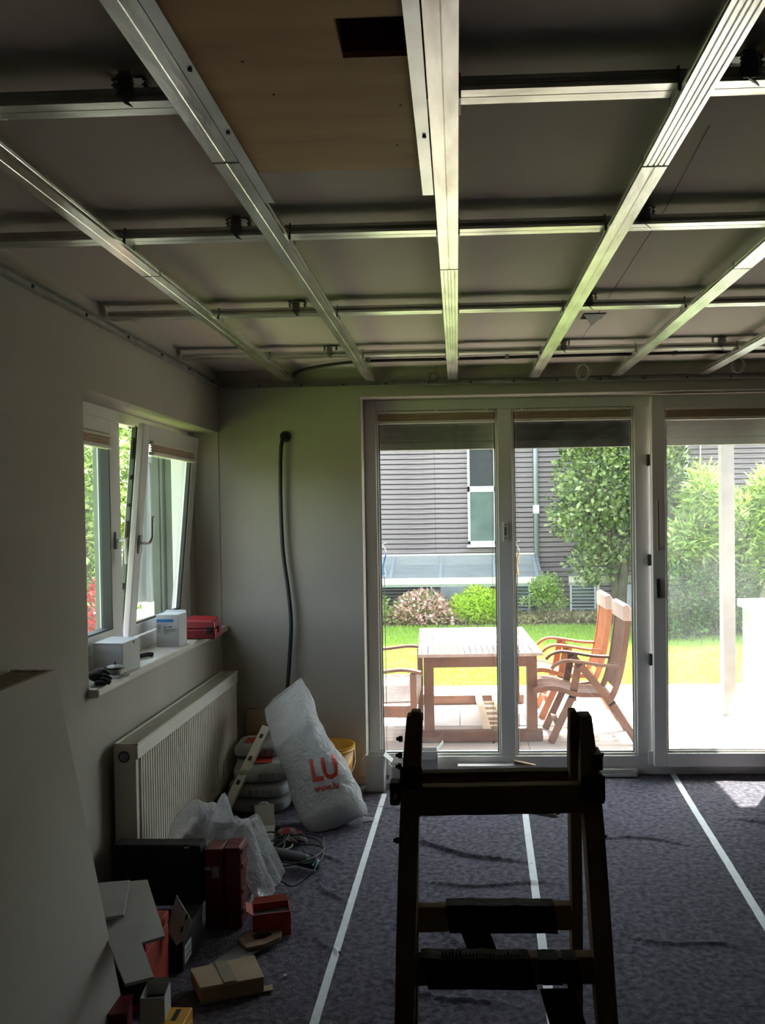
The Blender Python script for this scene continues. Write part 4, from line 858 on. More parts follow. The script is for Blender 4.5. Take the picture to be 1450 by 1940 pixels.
single('debris_bit', MB().obox((-.638, 2.962, .006), (.012, .009, .009), .4, .3), 'cardw', (-.638, 2.962, 0), 'tiny white chip alone on the fleece right of the flat carton', 'debris')

# ------------------------------------------------------------------ at the door
t, cc, R = carton('cardboard_box', (-.507, 5.0, .0), (.108, .085, .215), -.08, 'tall open white box standing at the window jamb', 'box', 'cardw', open_top=True, flaps=[('l', -.9, .05), ('r', -.7, .06), ('b', 1.0, .015)])
t, cc, R = carton('cardboard_box', (-.225, 5.19, .118-.118), (.16, .09, .185), .05, 'open white box with a raised lit flap behind the ladder', 'box', 'cardw', open_top=True, flaps=[('r', .9, .06), ('f', -1.0, .05)])
t, cc, R = carton('cardboard_box', (-.395, 5.10, .0), (.07, .09, .12), .3, 'low white box between the jamb box and the ladder', 'box', 'cardw', open_top=True, flaps=[('b', .9, .05)])
single('plastic_profile', MB().box(-.02, .34, 5.20, 5.235, .003, .075).box(-.02, .34, 5.2, 5.25, .075, .079), 'pvc', (.1, 5.2, 0), 'white plastic profile lying along the door sill behind the ladder', 'profile', bevel=.003)
single('plastic_profile', MB().box(.68, 1.085, 5.215, 5.262, .003, .022).box(.68, 1.09, 5.225, 5.262, .024, .045), 'pvc', (.9, 5.24, 0), 'white plastic profile strips lying on the floor under the middle pane', 'profile', bevel=.002)
single('wood_wedge', MB().prism([(.33, 5.21, .081), (.46, 5.20, .081), (.33, 5.21, .105)], (0, .03, 0)), 'oldwood', (.4, 5.2, .08), 'dark wooden wedge on the sill behind the ladder top', 'wedge')
single('wood_scrap', MB().prism([(.385, 4.60, .006), (.46, 4.62, .006), (.53, 4.56, .006), (.50, 4.545, .006), (.44, 4.575, .006)], (0, 0, .008)), 'ptape', (.45, 4.58, 0), 'beige scrap on the fleece seen through the ladder', 'scrap')

# ------------------------------------------------------------------ the ladder
ld = thing('step_ladder', (.06, 1.35, 0), 'dark old wooden step ladder with taped rungs in the foreground', 'ladder')
cx0 = .061
def fy(z): return 1.33 - .20*(1.2-z)
def fx_(z): return .157 - .032*(z-1.2)
rcx = -.008
def by(z): return 1.385 + .25*(1.2-z)
def bx(z): return .142 - .03*(z-1.2)
def railm(fyf, fxf, sgn, z0, z1, w, d, n=16, top=None):
    mb = MB(); rings = []
    for i in range(n+1):
        z = z0+(z1-z0)*i/n; x = cx0+(rcx if fxf is bx else 0)+sgn*fxf(z); y = fyf(z); ww = w; dd = d
        if z > 1.22: k = (z-1.22)/(z1-1.22); ww = w*(1-(.15 if sgn < 0 else .35)*k*k); x -= sgn*.006*k; dd = d*(1-.3*k*k)
        j = .0012*noise.noise(Vector((z*18, sgn*5, w*90)))
        rings.append([(x-sgn*ww+j, y-dd/2, z), (x+j, y-dd/2, z), (x+j, y+dd/2, z), (x-sgn*ww+j, y+dd/2, z)])
    vs = [v for r in rings for v in r]; fs = [(i*4+k, i*4+(k+1) % 4, (i+1)*4+(k+1) % 4, (i+1)*4+k) for i in range(n) for k in range(4)] + [(0, 1, 2, 3), (n*4, n*4+1, n*4+2, n*4+3)]
    return mb.add(vs, fs)
for s_ in (-1, 1):
    part('front_rail', railm(fy, fx_, s_, .003, 1.325, .030, .045), 'oldwood', ld, bevel=.003)
    part('rear_rail', railm(by, bx, s_, .003, 1.332, .019, .040), 'oldwood', ld, bevel=.003)
def rung(fyf, fxf, z0, z1, inset, th, y_off=0, m='oldwoodx'):
    xa = fxf((z0+z1)/2)-inset; y = fyf((z0+z1)/2)+y_off
    mb = MB(); n = 14; vs = []
    for i in range(n+1):
        x = cx0+(rcx if fxf is bx else 0)-xa+2*xa*i/n; j = .0015*noise.noise(Vector((x*22, z0*7, 1))); k = .0015*noise.noise(Vector((x*22, z0*7, 8)))
        dz = .004*(i/n-.5)
        vs += [(x, y-th/2, z0+j+dz), (x, y+th/2, z0+j+dz), (x, y+th/2, z1+k+dz), (x, y-th/2, z1+k+dz)]
    mb.add(vs, [(i*4+a_, i*4+(a_+1) % 4, (i+1)*4+(a_+1) % 4, (i+1)*4+a_) for i in range(n) for a_ in range(4)] + [(0, 1, 2, 3), (n*4, n*4+1, n*4+2, n*4+3)])
    return part('rung', mb, m, ld, bevel=.002)
rung(fy, fx_, 1.177, 1.222, .030, .022, -.008)
rung(by, bx, 1.175, 1.222, .019, .022, .008)
rung(by, bx, .931, .974, .019, .022)
rung(fy, fx_, .933, .974, .012, .024, -.0)
for z in (.63, .35): rung(fy, fx_, z, z+.048, .012, .024); rung(by, bx, z+.04, z+.085, .019, .022)
# black tape on rungs
def tapewrap(x0, x1, z0, z1, y, th, skew, label=None):
    mb = MB(); n = 14; vs = []
    for i in range(n+1):
        x = x0+(x1-x0)*i/n; r = .003*noise.noise(Vector((x*60, z0*9, 2))); r2 = .0012*noise.noise(Vector((x*50, z0*9, 7)))
        vs += [(x+skew, y-th/2, z0+r2), (x+skew, y+th/2, z0+r2), (x, y+th/2, z1+abs(r)), (x, y-th/2, z1+abs(r))]
    mb.add(vs, [(i*4+a_, i*4+(a_+1) % 4, (i+1)*4+(a_+1) % 4, (i+1)*4+a_) for i in range(n) for a_ in range(4)] + [(0, 1, 2, 3), (n*4, n*4+1, n*4+2, n*4+3)])
    part('black_tape', mb, 'btape', ld)
yb, yf_ = by(.95), fy(.93)
tapewrap(-.030, .155, .9295, .9765, yb, .028, .006)
tapewrap(-.066, .098, .9305, .9765, yf_, .030, .012)
tapewrap(.112, .142, .938, .9765, yf_, .030, .006)
tapewrap(.148, .170, .9305, .9765, yf_, .030, .008)
def strip(pts, d): part('hanging_tape', MB().prism(pts, (0, d, 0)), 'btape', ld)
yb2 = yb-.015; strip([(-.004, yb2, .93), (.046, yb2, .93), (.058, yb2, .897), (.05, yb2, .900), (.036, yb2, .899), (.03, yb2, .901), (.012, yb2, .899), (.006, yb2, .903)], .0012)
yf2 = yf_-.016; strip([(.113, yf2, .933), (.162, yf2, .934), (.182, yf2, .88), (.212, yf2, .79), (.155, yf2, .79), (.127, yf2, .88)], .0012)
rt = MB(); q = random.Random(5)
for i in range(26):
    x = -.035+i*.0052; h = .003+q.random()*.006*(1.4 if i < 6 or 15 < i < 20 else .6); rt.prism([(x, yf_-.01, .974), (x+.0056, yf_-.008, .974), (x+.003, yf_-.006, .977+h)], (0, .006, 0))
part('ragged_tape_edge', rt, 'btape', ld)
# hardware
def bolt(x, y, z, r=.006, L=.012, s=-1):
    b_ = MB().lathe([(r, 0), (r, L*.6), (r*.6, L*.6), (r*.6, L)], (0, 0, 0), 8); part('bolt', MB().add([(x+s*zz, y+yy, z+xx) for xx, yy, zz in b_.v], b_.f), 'iron', ld)
for z in (1.262, 1.245, 1.135, 1.287): bolt(cx0-fx_(z), fy(z), z, .005, .010, -1)
bolt(cx0+fx_(1.26), fy(1.26), 1.262, .005, .010, 1); bolt(cx0+fx_(1.15), fy(1.15), 1.14, .004, .006, 1)
pm2 = MB().box(cx0-fx_(1.21)-.017, cx0-fx_(1.21)-.001, fy(1.2)-.016, fy(1.2)+.012, 1.190, 1.226)
part('hinge_plate', pm2, 'iron', ld, bevel=.003)
part('hinge_loop', MB().prism([(cx0-fx_(1.21)-.012, fy(1.2)-.0175, 1.200), (cx0-fx_(1.21)-.004, fy(1.2)-.0175, 1.202), (cx0-fx_(1.21)-.008, fy(1.2)-.0175, 1.214)], (0, -.0005, 0)), 'blindrail', ld)
part('hinge_plate', MB().box(cx0-fx_(1.24)-.001, cx0-fx_(1.24)+.034, fy(1.24)-.027, fy(1.24)-.024, 1.19, 1.252), 'iron', ld, bevel=.002)
part('hinge_plate', MB().box(cx0+fx_(1.21)-.034, cx0+fx_(1.21)+.004, fy(1.2)-.028, fy(1.2)-.024, 1.200, 1.240).box(cx0+fx_(1.21)-.004, cx0+fx_(1.21)+.003, fy(1.2)-.026, by(1.2)+.01, 1.196, 1.238).box(cx0+fx_(1.25)-.012, cx0+fx_(1.25)+.004, fy(1.25)-.027, fy(1.25)+.02, 1.245, 1.270), 'iron', ld, bevel=.002)

# ================================================================== outside
G = -.25
ground = struct('terrain', MB().box(-40, 40, 5.45, 60, G-.4, G-.03).box(-40, -1.82, -10, 5.45, G-.4, G-.03), 'soil')
# deck
dkb = thing('terrace_deck', (0, 6.5, G-.03), 'weathered wooden deck boards right outside the glass wall', 'deck')
pm_ = MB().box(-.05, 4.0, 0, .118, 0, .028)
y0 = 5.46; first = None; i = 0
while y0 + .118 < 7.5:
    for (xa, xb) in ((-2.6, .55), (.553, 4.2)):
        mb = MB().box(xa, xb, y0, y0+.118, G-.028, G)
        for k in range(1, 5): pass
        if first is None or len(first) < 2:
            o = part('deck_board', mb, 'deck', dkb, bevel=.003); first = (first or []) + [(o, y0)]
        else:
            src, ys = first[0] if xa < 0 else first[1]; c = src.copy(); C.objects.link(c); c.location.y = y0-ys
    y0 += .125
# patio slabs
pt = struct('patio', MB().box(-6, 7, 7.47, 9.2, G-.06, G-.012), 'slab')
pb0 = None
for i in range(18):
    for j in range(3):
        x = -5.4+i*.6; y = 7.48+j*.575
        if pb0 is None: pb0 = part('paving_slab', MB().box(x, x+.594, y, y+.569, G-.012, G), 'patio', pt)
        else: c = pb0.copy(); C.objects.link(c); c.location = (i*.6, j*.575, 0)
struct('side_lawn', MB().box(-9, -1.83, -2, 5.44, G-.06, G-.002).box(-9, -2.61, 5.44, 7.46, G-.06, G-.002).box(-9, -6.01, 7.46, 9.19, G-.06, G-.002), 'lawn')
struct('side_terrace', MB().box(-2.6, -1.83, 5.45, 5.459, G-.06, G-.002), 'patio')
# lawn
struct('lawn', MB().box(-12, 12, 9.2, 14.0, G-.05, G-.005), 'lawn')
gb = MB(); q = random.Random(2)
for i in range(52000):
    y = 9.2+4.8*q.random()**1.25; x = (q.random()-.38)*(y*.62)
    if -2.6 < x < 4.6:
        h = .03+.035*q.random(); a = q.random()*PI; w_ = .004+.004*q.random()*(y/9.2); lx, ly = (q.random()-.5)*.03, (q.random()-.5)*.03
        gb.v += [(x-w_*math.cos(a), y-w_*math.sin(a), G-.006), (x+w_*math.cos(a), y+w_*math.sin(a), G-.006), (x+lx, y+ly, G+h)]; n_ = len(gb.v); gb.f.append((n_-3, n_-2, n_-1))
tag(part('grass', gb, 'blade', None, loc=(0, 11, G)), 'sunlit short bright green grass of the garden lawn', 'grass', kind='stuff')
# planting bed
struct('flower_bed', MB().box(-12, 12, 14.0, 15.15, G-.05, G+.02), 'soil')
def leaves(n, sampler, size, seed, narrow=.5):
    q = random.Random(seed); mb = MB()
    V, F = mb.v, mb.f
    for i in range(n):
        c, nrm = sampler(q); s_ = size*(.6+.8*q.random())
        d = Vector((q.gauss(0, 1), q.gauss(0, 1), q.gauss(0, .6))); 
        if nrm is not None: d = d*.6+nrm
        d = d.normalized() if d.length > 1e-5 else Vector((1, 0, 0))
        b_ = d.cross(Vector((q.gauss(0, 1), q.gauss(0, 1), q.gauss(0, 1)))); b_ = b_.normalized() if b_.length > 1e-5 else Vector((0, 1, 0)); u = d.cross(b_)
        k = len(V); e = c+d*s_; m_ = c+d*s_*.5
        V += [tuple(c), tuple(m_+b_*s_*narrow*.5+u*s_*.08), tuple(e), tuple(m_-b_*s_*narrow*.5+u*s_*.08)]; F.append((k, k+1, k+2, k+3))
    return mb
def clus(cl, shell=.55):
    tot = sum(r[0]*r[1]*r[2] for _, r in cl)
    def f(q):
        t_ = q.random()*tot
        for c, r in cl:
            t_ -= r[0]*r[1]*r[2]
            if t_ <= 0: break
        d = Vector((q.gauss(0, 1), q.gauss(0, 1), q.gauss(0, 1))).normalized(); k = shell+(1-shell)*q.random()**.7
        return Vector((c[0]+d.x*r[0]*k, c[1]+d.y*r[1]*k, max(G, c[2]+d.z*r[2]*k))), d*.7
    return f
def plant(name, loc, label, cat, cl, n, size, m, stems=None, seed=1, narrow=.55, shell=.55, extra=None):
    t = thing(name, loc, label, cat)
    o = part('foliage', leaves(n, clus(cl, shell), size, seed, narrow), m, t); o['kind'] = 'stuff'
    if extra:
        for nm, n2, cl2, s2, m2 in extra: o = part(nm, leaves(n2, clus(cl2, .8), s2, seed+5, .8), m2, t); o['kind'] = 'stuff'
    for pts, r0, r1 in (stems or []):
        P = spline(pts, 6); part('trunk' if r0 > .05 else 'stem', MB().tube(P, r0, 8, [r0+(r1-r0)*i/(len(P)-1) for i in range(len(P))]), 'bark', t, smooth=True)
    return t
plant('hydrangea_bush', (-.62, 14.3, G), 'low round hydrangea bush full of pink and yellowish blooms', 'bush',
      [((-.62, 14.35, -.02), (.48, .38, .32)), ((-.95, 14.3, -.1), (.3, .3, .2)), ((-.3, 14.3, -.12), (.28, .3, .2))], 4200, .075, 'leafp', [([(-.6, 14.35, G), (-.6, 14.35, .0)], .03, .02)], 3,
      extra=[('blossom', 900, [((-.62, 14.3, .02), (.47, .4, .33)), ((-.4, 14.2, -.15), (.5, .3, .15))], .06, leafmat('blossom_pink', [(.85, .42, .46), (.90, .62, .60), (.86, .70, .52)], .5))])
plant('lime_shrub', (.33, 14.3, G), 'dense lime green shrub beside the hydrangea', 'bush',
      [((.33, 14.35, -.02), (.44, .35, .32)), ((.05, 14.3, .0), (.2, .25, .25)), ((.55, 14.3, .05), (.22, .25, .3)), ((.3, 14.3, .2), (.18, .2, .22))], 6500, .07, 'leafy', [([(.33, 14.35, G), (.33, 14.35, 0)], .03, .02)], 4, .4)
plant('slender_sapling', (1.45, 14.15, G), 'thin young tree with sparse small leaves in the flower bed', 'tree',
      [((1.5, 14.15, .30), (.26, .22, .32)), ((1.3, 14.15, .35), (.12, .15, .2)), ((1.15, 14.1, .12), (.16, .12, .08)), ((1.7, 14.2, .1), (.15, .15, .12))], 1500, .055, 'leafl',
      [([(1.45, 14.15, G), (1.46, 14.15, 0), (1.48, 14.15, .5)], .02, .008), ([(1.45, 14.15, -.1), (1.3, 14.1, .05), (1.0, 14.1, .2)], .01, .004), ([(1.46, 14.15, 0), (1.3, 14.15, .3), (1.25, 14.15, .55)], .01, .004), ([(1.46, 14.15, 0), (1.65, 14.15, .2), (1.75, 14.15, .4)], .01, .004)], 6, shell=.2)
plant('edge_shrub', (-1.25, 14.1, G), 'small leafy twig shrub at the left pane edge', 'bush', [((-1.25, 14.1, .0), (.09, .1, .3))], 160, .07, 'leafl', [([(-1.25, 14.1, G), (-1.25, 14.1, .25)], .01, .005)], 8, shell=.1)
plant('garden_tree', (2.62, 14.0, G), 'leafy tree with a forked trunk behind the high-back chairs', 'tree',
      [((2.5, 14.0, 2.2), (.95, .7, .8)), ((2.0, 13.9, 1.6), (.55, .5, .5)), ((3.2, 14.1, 2.1), (.9, .6, .75)), ((2.7, 14, 1.2), (.8, .5, .45)), ((2.1, 13.9, 2.9), (.5, .5, .45)), ((3.0, 14, 3.1), (1.0, .7, .6)), ((2.2, 14, .75), (.45, .4, .35)), ((3.7, 14.0, 1.5), (.6, .5, .5))], 14500, .085, 'leaf',
      [([(2.62, 14, G), (2.58, 14, .4), (2.5, 14, 1.0), (2.3, 14, 1.8)], .09, .03), ([(2.66, 14, G), (2.72, 14, .6), (2.9, 14, 1.3), (3.2, 14, 2.2)], .10, .03), ([(2.6, 14, .6), (2.55, 14, 1.6), (2.6, 14, 2.8)], .05, .02), ([(2.55, 14, .9), (2.2, 14, 1.3), (1.8, 13.9, 1.7)], .03, .01), ([(2.75, 14, .7), (3.3, 14, 1.2), (3.8, 14, 1.7)], .03, .01)], 12, .7, .35)
plant('dark_bush', (3.4, 12.5, G), 'large dark green rounded bush behind the terrace post', 'bush',
      [((3.35, 12.6, .35), (.62, .5, .5)), ((3.9, 12.7, .3), (.6, .5, .55)), ((3.2, 12.5, -.0), (.5, .45, .28)), ((4.6, 12.8, .3), (.6, .5, .5))], 9500, .06, 'leafd', [([(3.4, 12.6, G), (3.4, 12.6, .4)], .04, .02)], 15, .6, .7)
plant('feathery_shrub', (3.8, 12.8, G), 'tall feathery light green shrub rising above the dark bush', 'bush',
      [((3.6, 12.9, 1.2), (.50, .4, .45)), ((3.75, 12.9, 1.8), (.32, .35, .5)), ((4.3, 12.9, 1.3), (.5, .45, .6)), ((4.75, 12.9, 1.7), (.4, .4, .6)), ((3.35, 12.8, 1.0), (.35, .3, .28)), ((4.6, 12.8, .7), (.6, .4, .35))], 10500, .15, 'leafl',
      [([(3.8, 12.9, G), (3.7, 12.9, .8), (3.75, 12.9, 2.0)], .03, .01), ([(3.9, 12.9, G), (4.3, 12.9, 1.0), (4.6, 12.9, 2.0)], .03, .01)], 17, .22, .3)
plant('bright_hedge_plant', (2.95, 13.2, G), 'bright low plant at the foot of the dark bush', 'bush', [((2.95, 13.2, -.02), (.22, .25, .25))], 900, .07, 'leafy', None, 19, .5)
gc = leaves(9000, lambda q: (Vector((-2.5+7.5*q.random(), 14.05+.9*q.random(), G+.02+.10*q.random())), Vector((0, 0, .6))), .06, 21, .6)
tag(part('ground_cover', gc, 'leafb', None, loc=(0, 14.4, G)), 'yellowish and reddish low ground cover planted along the bed', 'plants', kind='stuff')

# neighbour house
HY = 15.2
hs = thing('timber_house', (2, HY, G), 'neighbouring house clad in grey weathered horizontal boards', 'house')
part('wall', MB().box(-2.5, 10.5, HY, HY+6, G-.3, 5.6), 'sidingdk', hs)
part('roof', MB().hexa([(-2.9, HY-.5, 5.6), (10.9, HY-.5, 5.6), (-2.9, HY+6.4, 5.6), (10.9, HY+6.4, 5.6), (-2.9, HY-.5, 5.8), (10.9, HY-.5, 5.8), (-2.9, HY+6.4, 6.6), (10.9, HY+6.4, 6.6)]), 'slab', hs)
pitch = .0895; z = G; srcs = {}
lens = ((-2.5, -.4), (-.395, 1.36), (1.45, 4.2), (4.205, 7.2), (7.205, 10.5))
row = 0
while z < 5.5:
    for (xa, xb) in lens:
        if z > 3.4 and False: continue
        key = (xa, xb)
        if key not in srcs:
            srcs[key] = part('siding_board', MB().hexa([(xa, HY-.026, z), (xb, HY-.026, z), (xa, HY-.001, z), (xb, HY-.001, z), (xa, HY-.022, z+.071), (xb, HY-.022, z+.071), (xa, HY-.001, z+.071), (xb, HY-.001, z+.071)]), 'siding', hs)
        else:
            c = srcs[key].copy(); C.objects.link(c); c.location.z = row*pitch
    z += pitch; row += 1
def hwindow(x0, x1, z0, z1, transom, panes, sill=True):
    f = MB().box(x0, x1, HY-.06, HY-.028, z0, z1); 
    wf_ = part('window', MB().box(x0, x0+.04, HY-.07, HY-.027, z0, z1).box(x1-.04, x1, HY-.07, HY-.027, z0, z1).box(x0, x1, HY-.07, HY-.027, z1-.04, z1).box(x0, x1, HY-.07, HY-.027, z0, z0+.06).box(x0, x1, HY-.07, HY-.027, transom-.05, transom+.05) if transom else MB().box(x0, x0+.05, HY-.07, HY-.027, z0, z1).box(x1-.08, x1, HY-.07, HY-.027, z0, z1).box(x0, x1, HY-.07, HY-.027, z0, z0+.06), 'hwin', hs)
    for (a_, b_, c_, d_, m_) in panes: part('pane', MB().box(a_, b_, HY-.045, HY-.03, c_, d_), m_, wf_)
    if sill: part('window_ledge', MB().box(x0-.02, x1+.02, HY-.13, HY-.027, z0-.05, z0), 'hwin', wf_)
    return wf_
hwindow(.19, .70, 1.06, 2.86, 2.05, [(.23, .66, 2.10, 2.82, 'hcurtain'), (.23, .66, 1.12, 2.0, 'hglass')])
hwindow(2.9, 4.10, 1.95, 3.5, None, [(2.95, 4.02, 2.01, 3.48, 'hglass')])
part('window_lintel_board', MB().box(2.85, 4.12, HY-.05, HY-.026, 1.80, 1.89), 'teak', hs)
part('downpipe', MB().tube([(1.405, HY-.07, 5.6), (1.405, HY-.07, G)], .042, 12), 'zinc', hs, smooth=True)
part('pipe_bracket', MB().box(1.355, 1.455, HY-.12, HY-.02, 1.6, 1.75), 'hwin', hs)
part('thin_pipe', MB().tube([(4.32, HY-.04, 5.6), (4.32, HY-.04, 1.4)], .012, 8), 'hwin', hs)
def hblind(x0, x1, z0, z1, dark):
    fr_ = part('window', MB().box(x0-.03, x0, HY-.07, HY-.027, z0, z1+.03).box(x1, x1+.03, HY-.07, HY-.027, z0, z1+.03).box(x0-.03, x1+.03, HY-.07, HY-.027, z1, z1+.03), 'hwin', hs)
    part('pane', MB().box(x0, x1, HY-.035, HY-.029, z0, z1), 'black' if dark else 'hglass', fr_)
    s_ = MB(); n_ = int((z1-z0)/.06)
    for i in range(n_): zz = z0+.03+i*.06; s_.bar((x0, HY-.055, zz), (x1, HY-.055, zz), .045 if not dark else .02, .004, (0, -.5, .85) if not dark else (0, 0, 1))
    o = part('slat_blind', s_, 'hblind', fr_)
hblind(-1.9, -.5, -.12, .36, True)
hblind(2.02, 2.42, G+.05, .40, False)
hblind(.93, 1.25, G+.05, .36, False)
part('basement_door', MB().box(-.32, .56, HY-.05, HY-.027, G, .385), 'hdoor', hs); part('basement_door_panel', MB().box(-.18, .44, HY-.056, HY-.05, G, .30), 'hdoor', hs, bevel=.003)
part('basement_door', MB().box(2.75, 3.6, HY-.05, HY-.027, G, .42), 'hdoor', hs)
def canopy(x0, x1, label, brs, plate):
    t = thing('glass_canopy', ((x0+x1)/2, HY-.5, .6), label, 'canopy')
    if plate: part('wall_plate', MB().box(x0, plate, HY-.06, HY-.03, .70, .90), 'cream', t)
    yf0 = HY-.9; zf = .475
    part('front_beam', MB().box(x0, x1, yf0-.04, yf0, zf-.05, zf+.06), 'cream', t, bevel=.004)
    part('gutter', MB().box(x0, x1-.3, yf0-.02, yf0+.06, zf-.09, zf-.052), 'zinc', t)
    xe = plate or x1
    part('glass_panel', MB().hexa([(x0, yf0, zf+.062), (xe, yf0, zf+.062), (x0, HY-.06, .86), (xe, HY-.06, .86), (x0, yf0, zf+.072), (xe, yf0, zf+.072), (x0, HY-.06, .87), (xe, HY-.06, .87)]) if plate else MB().box(x0, x0+.01, yf0, yf0+.01, zf, zf+.01), 'canopyg', t)
    for x in brs: part('rafter', MB().bar((x, yf0-.01, zf+.055), (x, HY-.04, .85), .05, .06), 'zinc', t)
    for x in (brs[0]+.35, ): part('canopy_post', MB().box(x, x+.04, yf0-.03, yf0+.01, G, zf-.05), 'cream', t)
canopy(-2.4, 1.52, 'glass canopy with cream front beam over the basement door', (-1.9, -1.15, -.30, .62, 1.33), 1.42)
canopy(1.86, 3.6, 'short cream canopy beam with one steel strut near the tree', (1.98,), None)

# pergola, header beam shading terrace, unseen slabs added over the door to block sun
pg = thing('pergola', (2.47, 7.8, G), 'pale terrace post carrying a crossbeam in front of the garden', 'pergola')
part('post', MB().box(2.40, 2.51, 7.75, 7.86, G, 2.55), 'post', pg, bevel=.004)
part('post_foot', MB().box(2.39, 2.52, 7.74, 7.87, G, G+.012), 'zinc', pg)
part('post', MB().box(-2.6, -2.49, 7.75, 7.86, G, 2.55), 'post', pg, bevel=.004)
part('header_beam', MB().box(-2.7, 2.6, 7.76, 7.85, 2.55, 2.75), 'post', pg, bevel=.004)
part('added_shade_board', MB().box(-2.7, 2.35, 7.74, 8.34, 2.752, 2.80), 'post', pg)  # unseen board added to widen the beam's shade on table and near chair
struct('unseen_sun_block', MB().box(-2.7, 2.30, 5.45, 6.75, 2.76, 2.95), 'outer')  # unseen slab added to keep direct sun off the left panes
struct('unseen_sun_trim', MB().box(2.30, 4.2, 5.45, 5.95, 2.76, 2.95), 'outer')  # unseen overhang added to cut the sun patch short on the floor

# teak table
tb = thing('garden_table', (.14, 7.65, G), 'square-legged teak garden table with a slatted top on the terrace', 'table')
ca, sa = math.cos(.035), math.sin(.035)
def T(x, y, z): return (.145+x*ca-y*sa, 7.66+x*sa+y*ca, z)
def tbox(mb, x0, x1, y0, y1, z0, z1): return mb.hexa([T(x, y, z_) for z_ in (z0, z1) for y in (y0, y1) for x in (x0, x1)])
HX, HYT = .51, .785
part('top_frame', tbox(tbox(tbox(tbox(MB(), -HX, HX, -HYT, -HYT+.03, .465, .49), -HX, HX, HYT-.03, HYT, .465, .49), -HX, -HX+.03, -HYT+.03, HYT-.03, .465, .49), HX-.03, HX, -HYT+.03, HYT-.03, .465, .49), 'teaktop', tb)
ns = 19; wv = (2*HX-.06)/ns
for i in range(ns):
    x = -HX+.03+i*wv; part('top_slat', tbox(MB(), x+.003, x+wv-.003, -HYT+.031, HYT-.031, .468, .49), 'teaktop', tb)
part('apron', tbox(tbox(tbox(tbox(MB(), -HX+.06, HX-.06, -HYT+.06, -HYT+.085, .37, .464), -HX+.06, HX-.06, HYT-.085, HYT-.06, .37, .464), -HX+.06, -HX+.085, -HYT+.085, HYT-.085, .37, .464), HX-.085, HX-.06, -HYT+.085, HYT-.085, .37, .464), 'teak', tb)
for sx in (-1, 1):
    for sy in (-1, 1):
        x = sx*(HX-.085); y = sy*(HYT-.10)
        part('leg', tbox(MB(), x-.042, x+.042, y-.042, y+.042, G+.09, .464), 'teak', tb, bevel=.004)
for sy in (-1, 1):
    y = sy*(HYT-.10); part('foot_beam', tbox(MB(), -HX+.0, HX-.0, y-.045, y+.045, G+.001, G+.09), 'teak', tb, bevel=.008)
for x in (.06, .22): part('stretcher', tbox(MB(), x-.03, x+.03, -HYT+.146, HYT-.146, G+.05, G+.085), 'sawn', tb)
for y in (-.5, -.35, -.2, .0, .2, .4): part('stretcher_rung', tbox(MB(), .091, .189, y-.02, y+.02, G+.055, G+.08), 'sawn', tb)

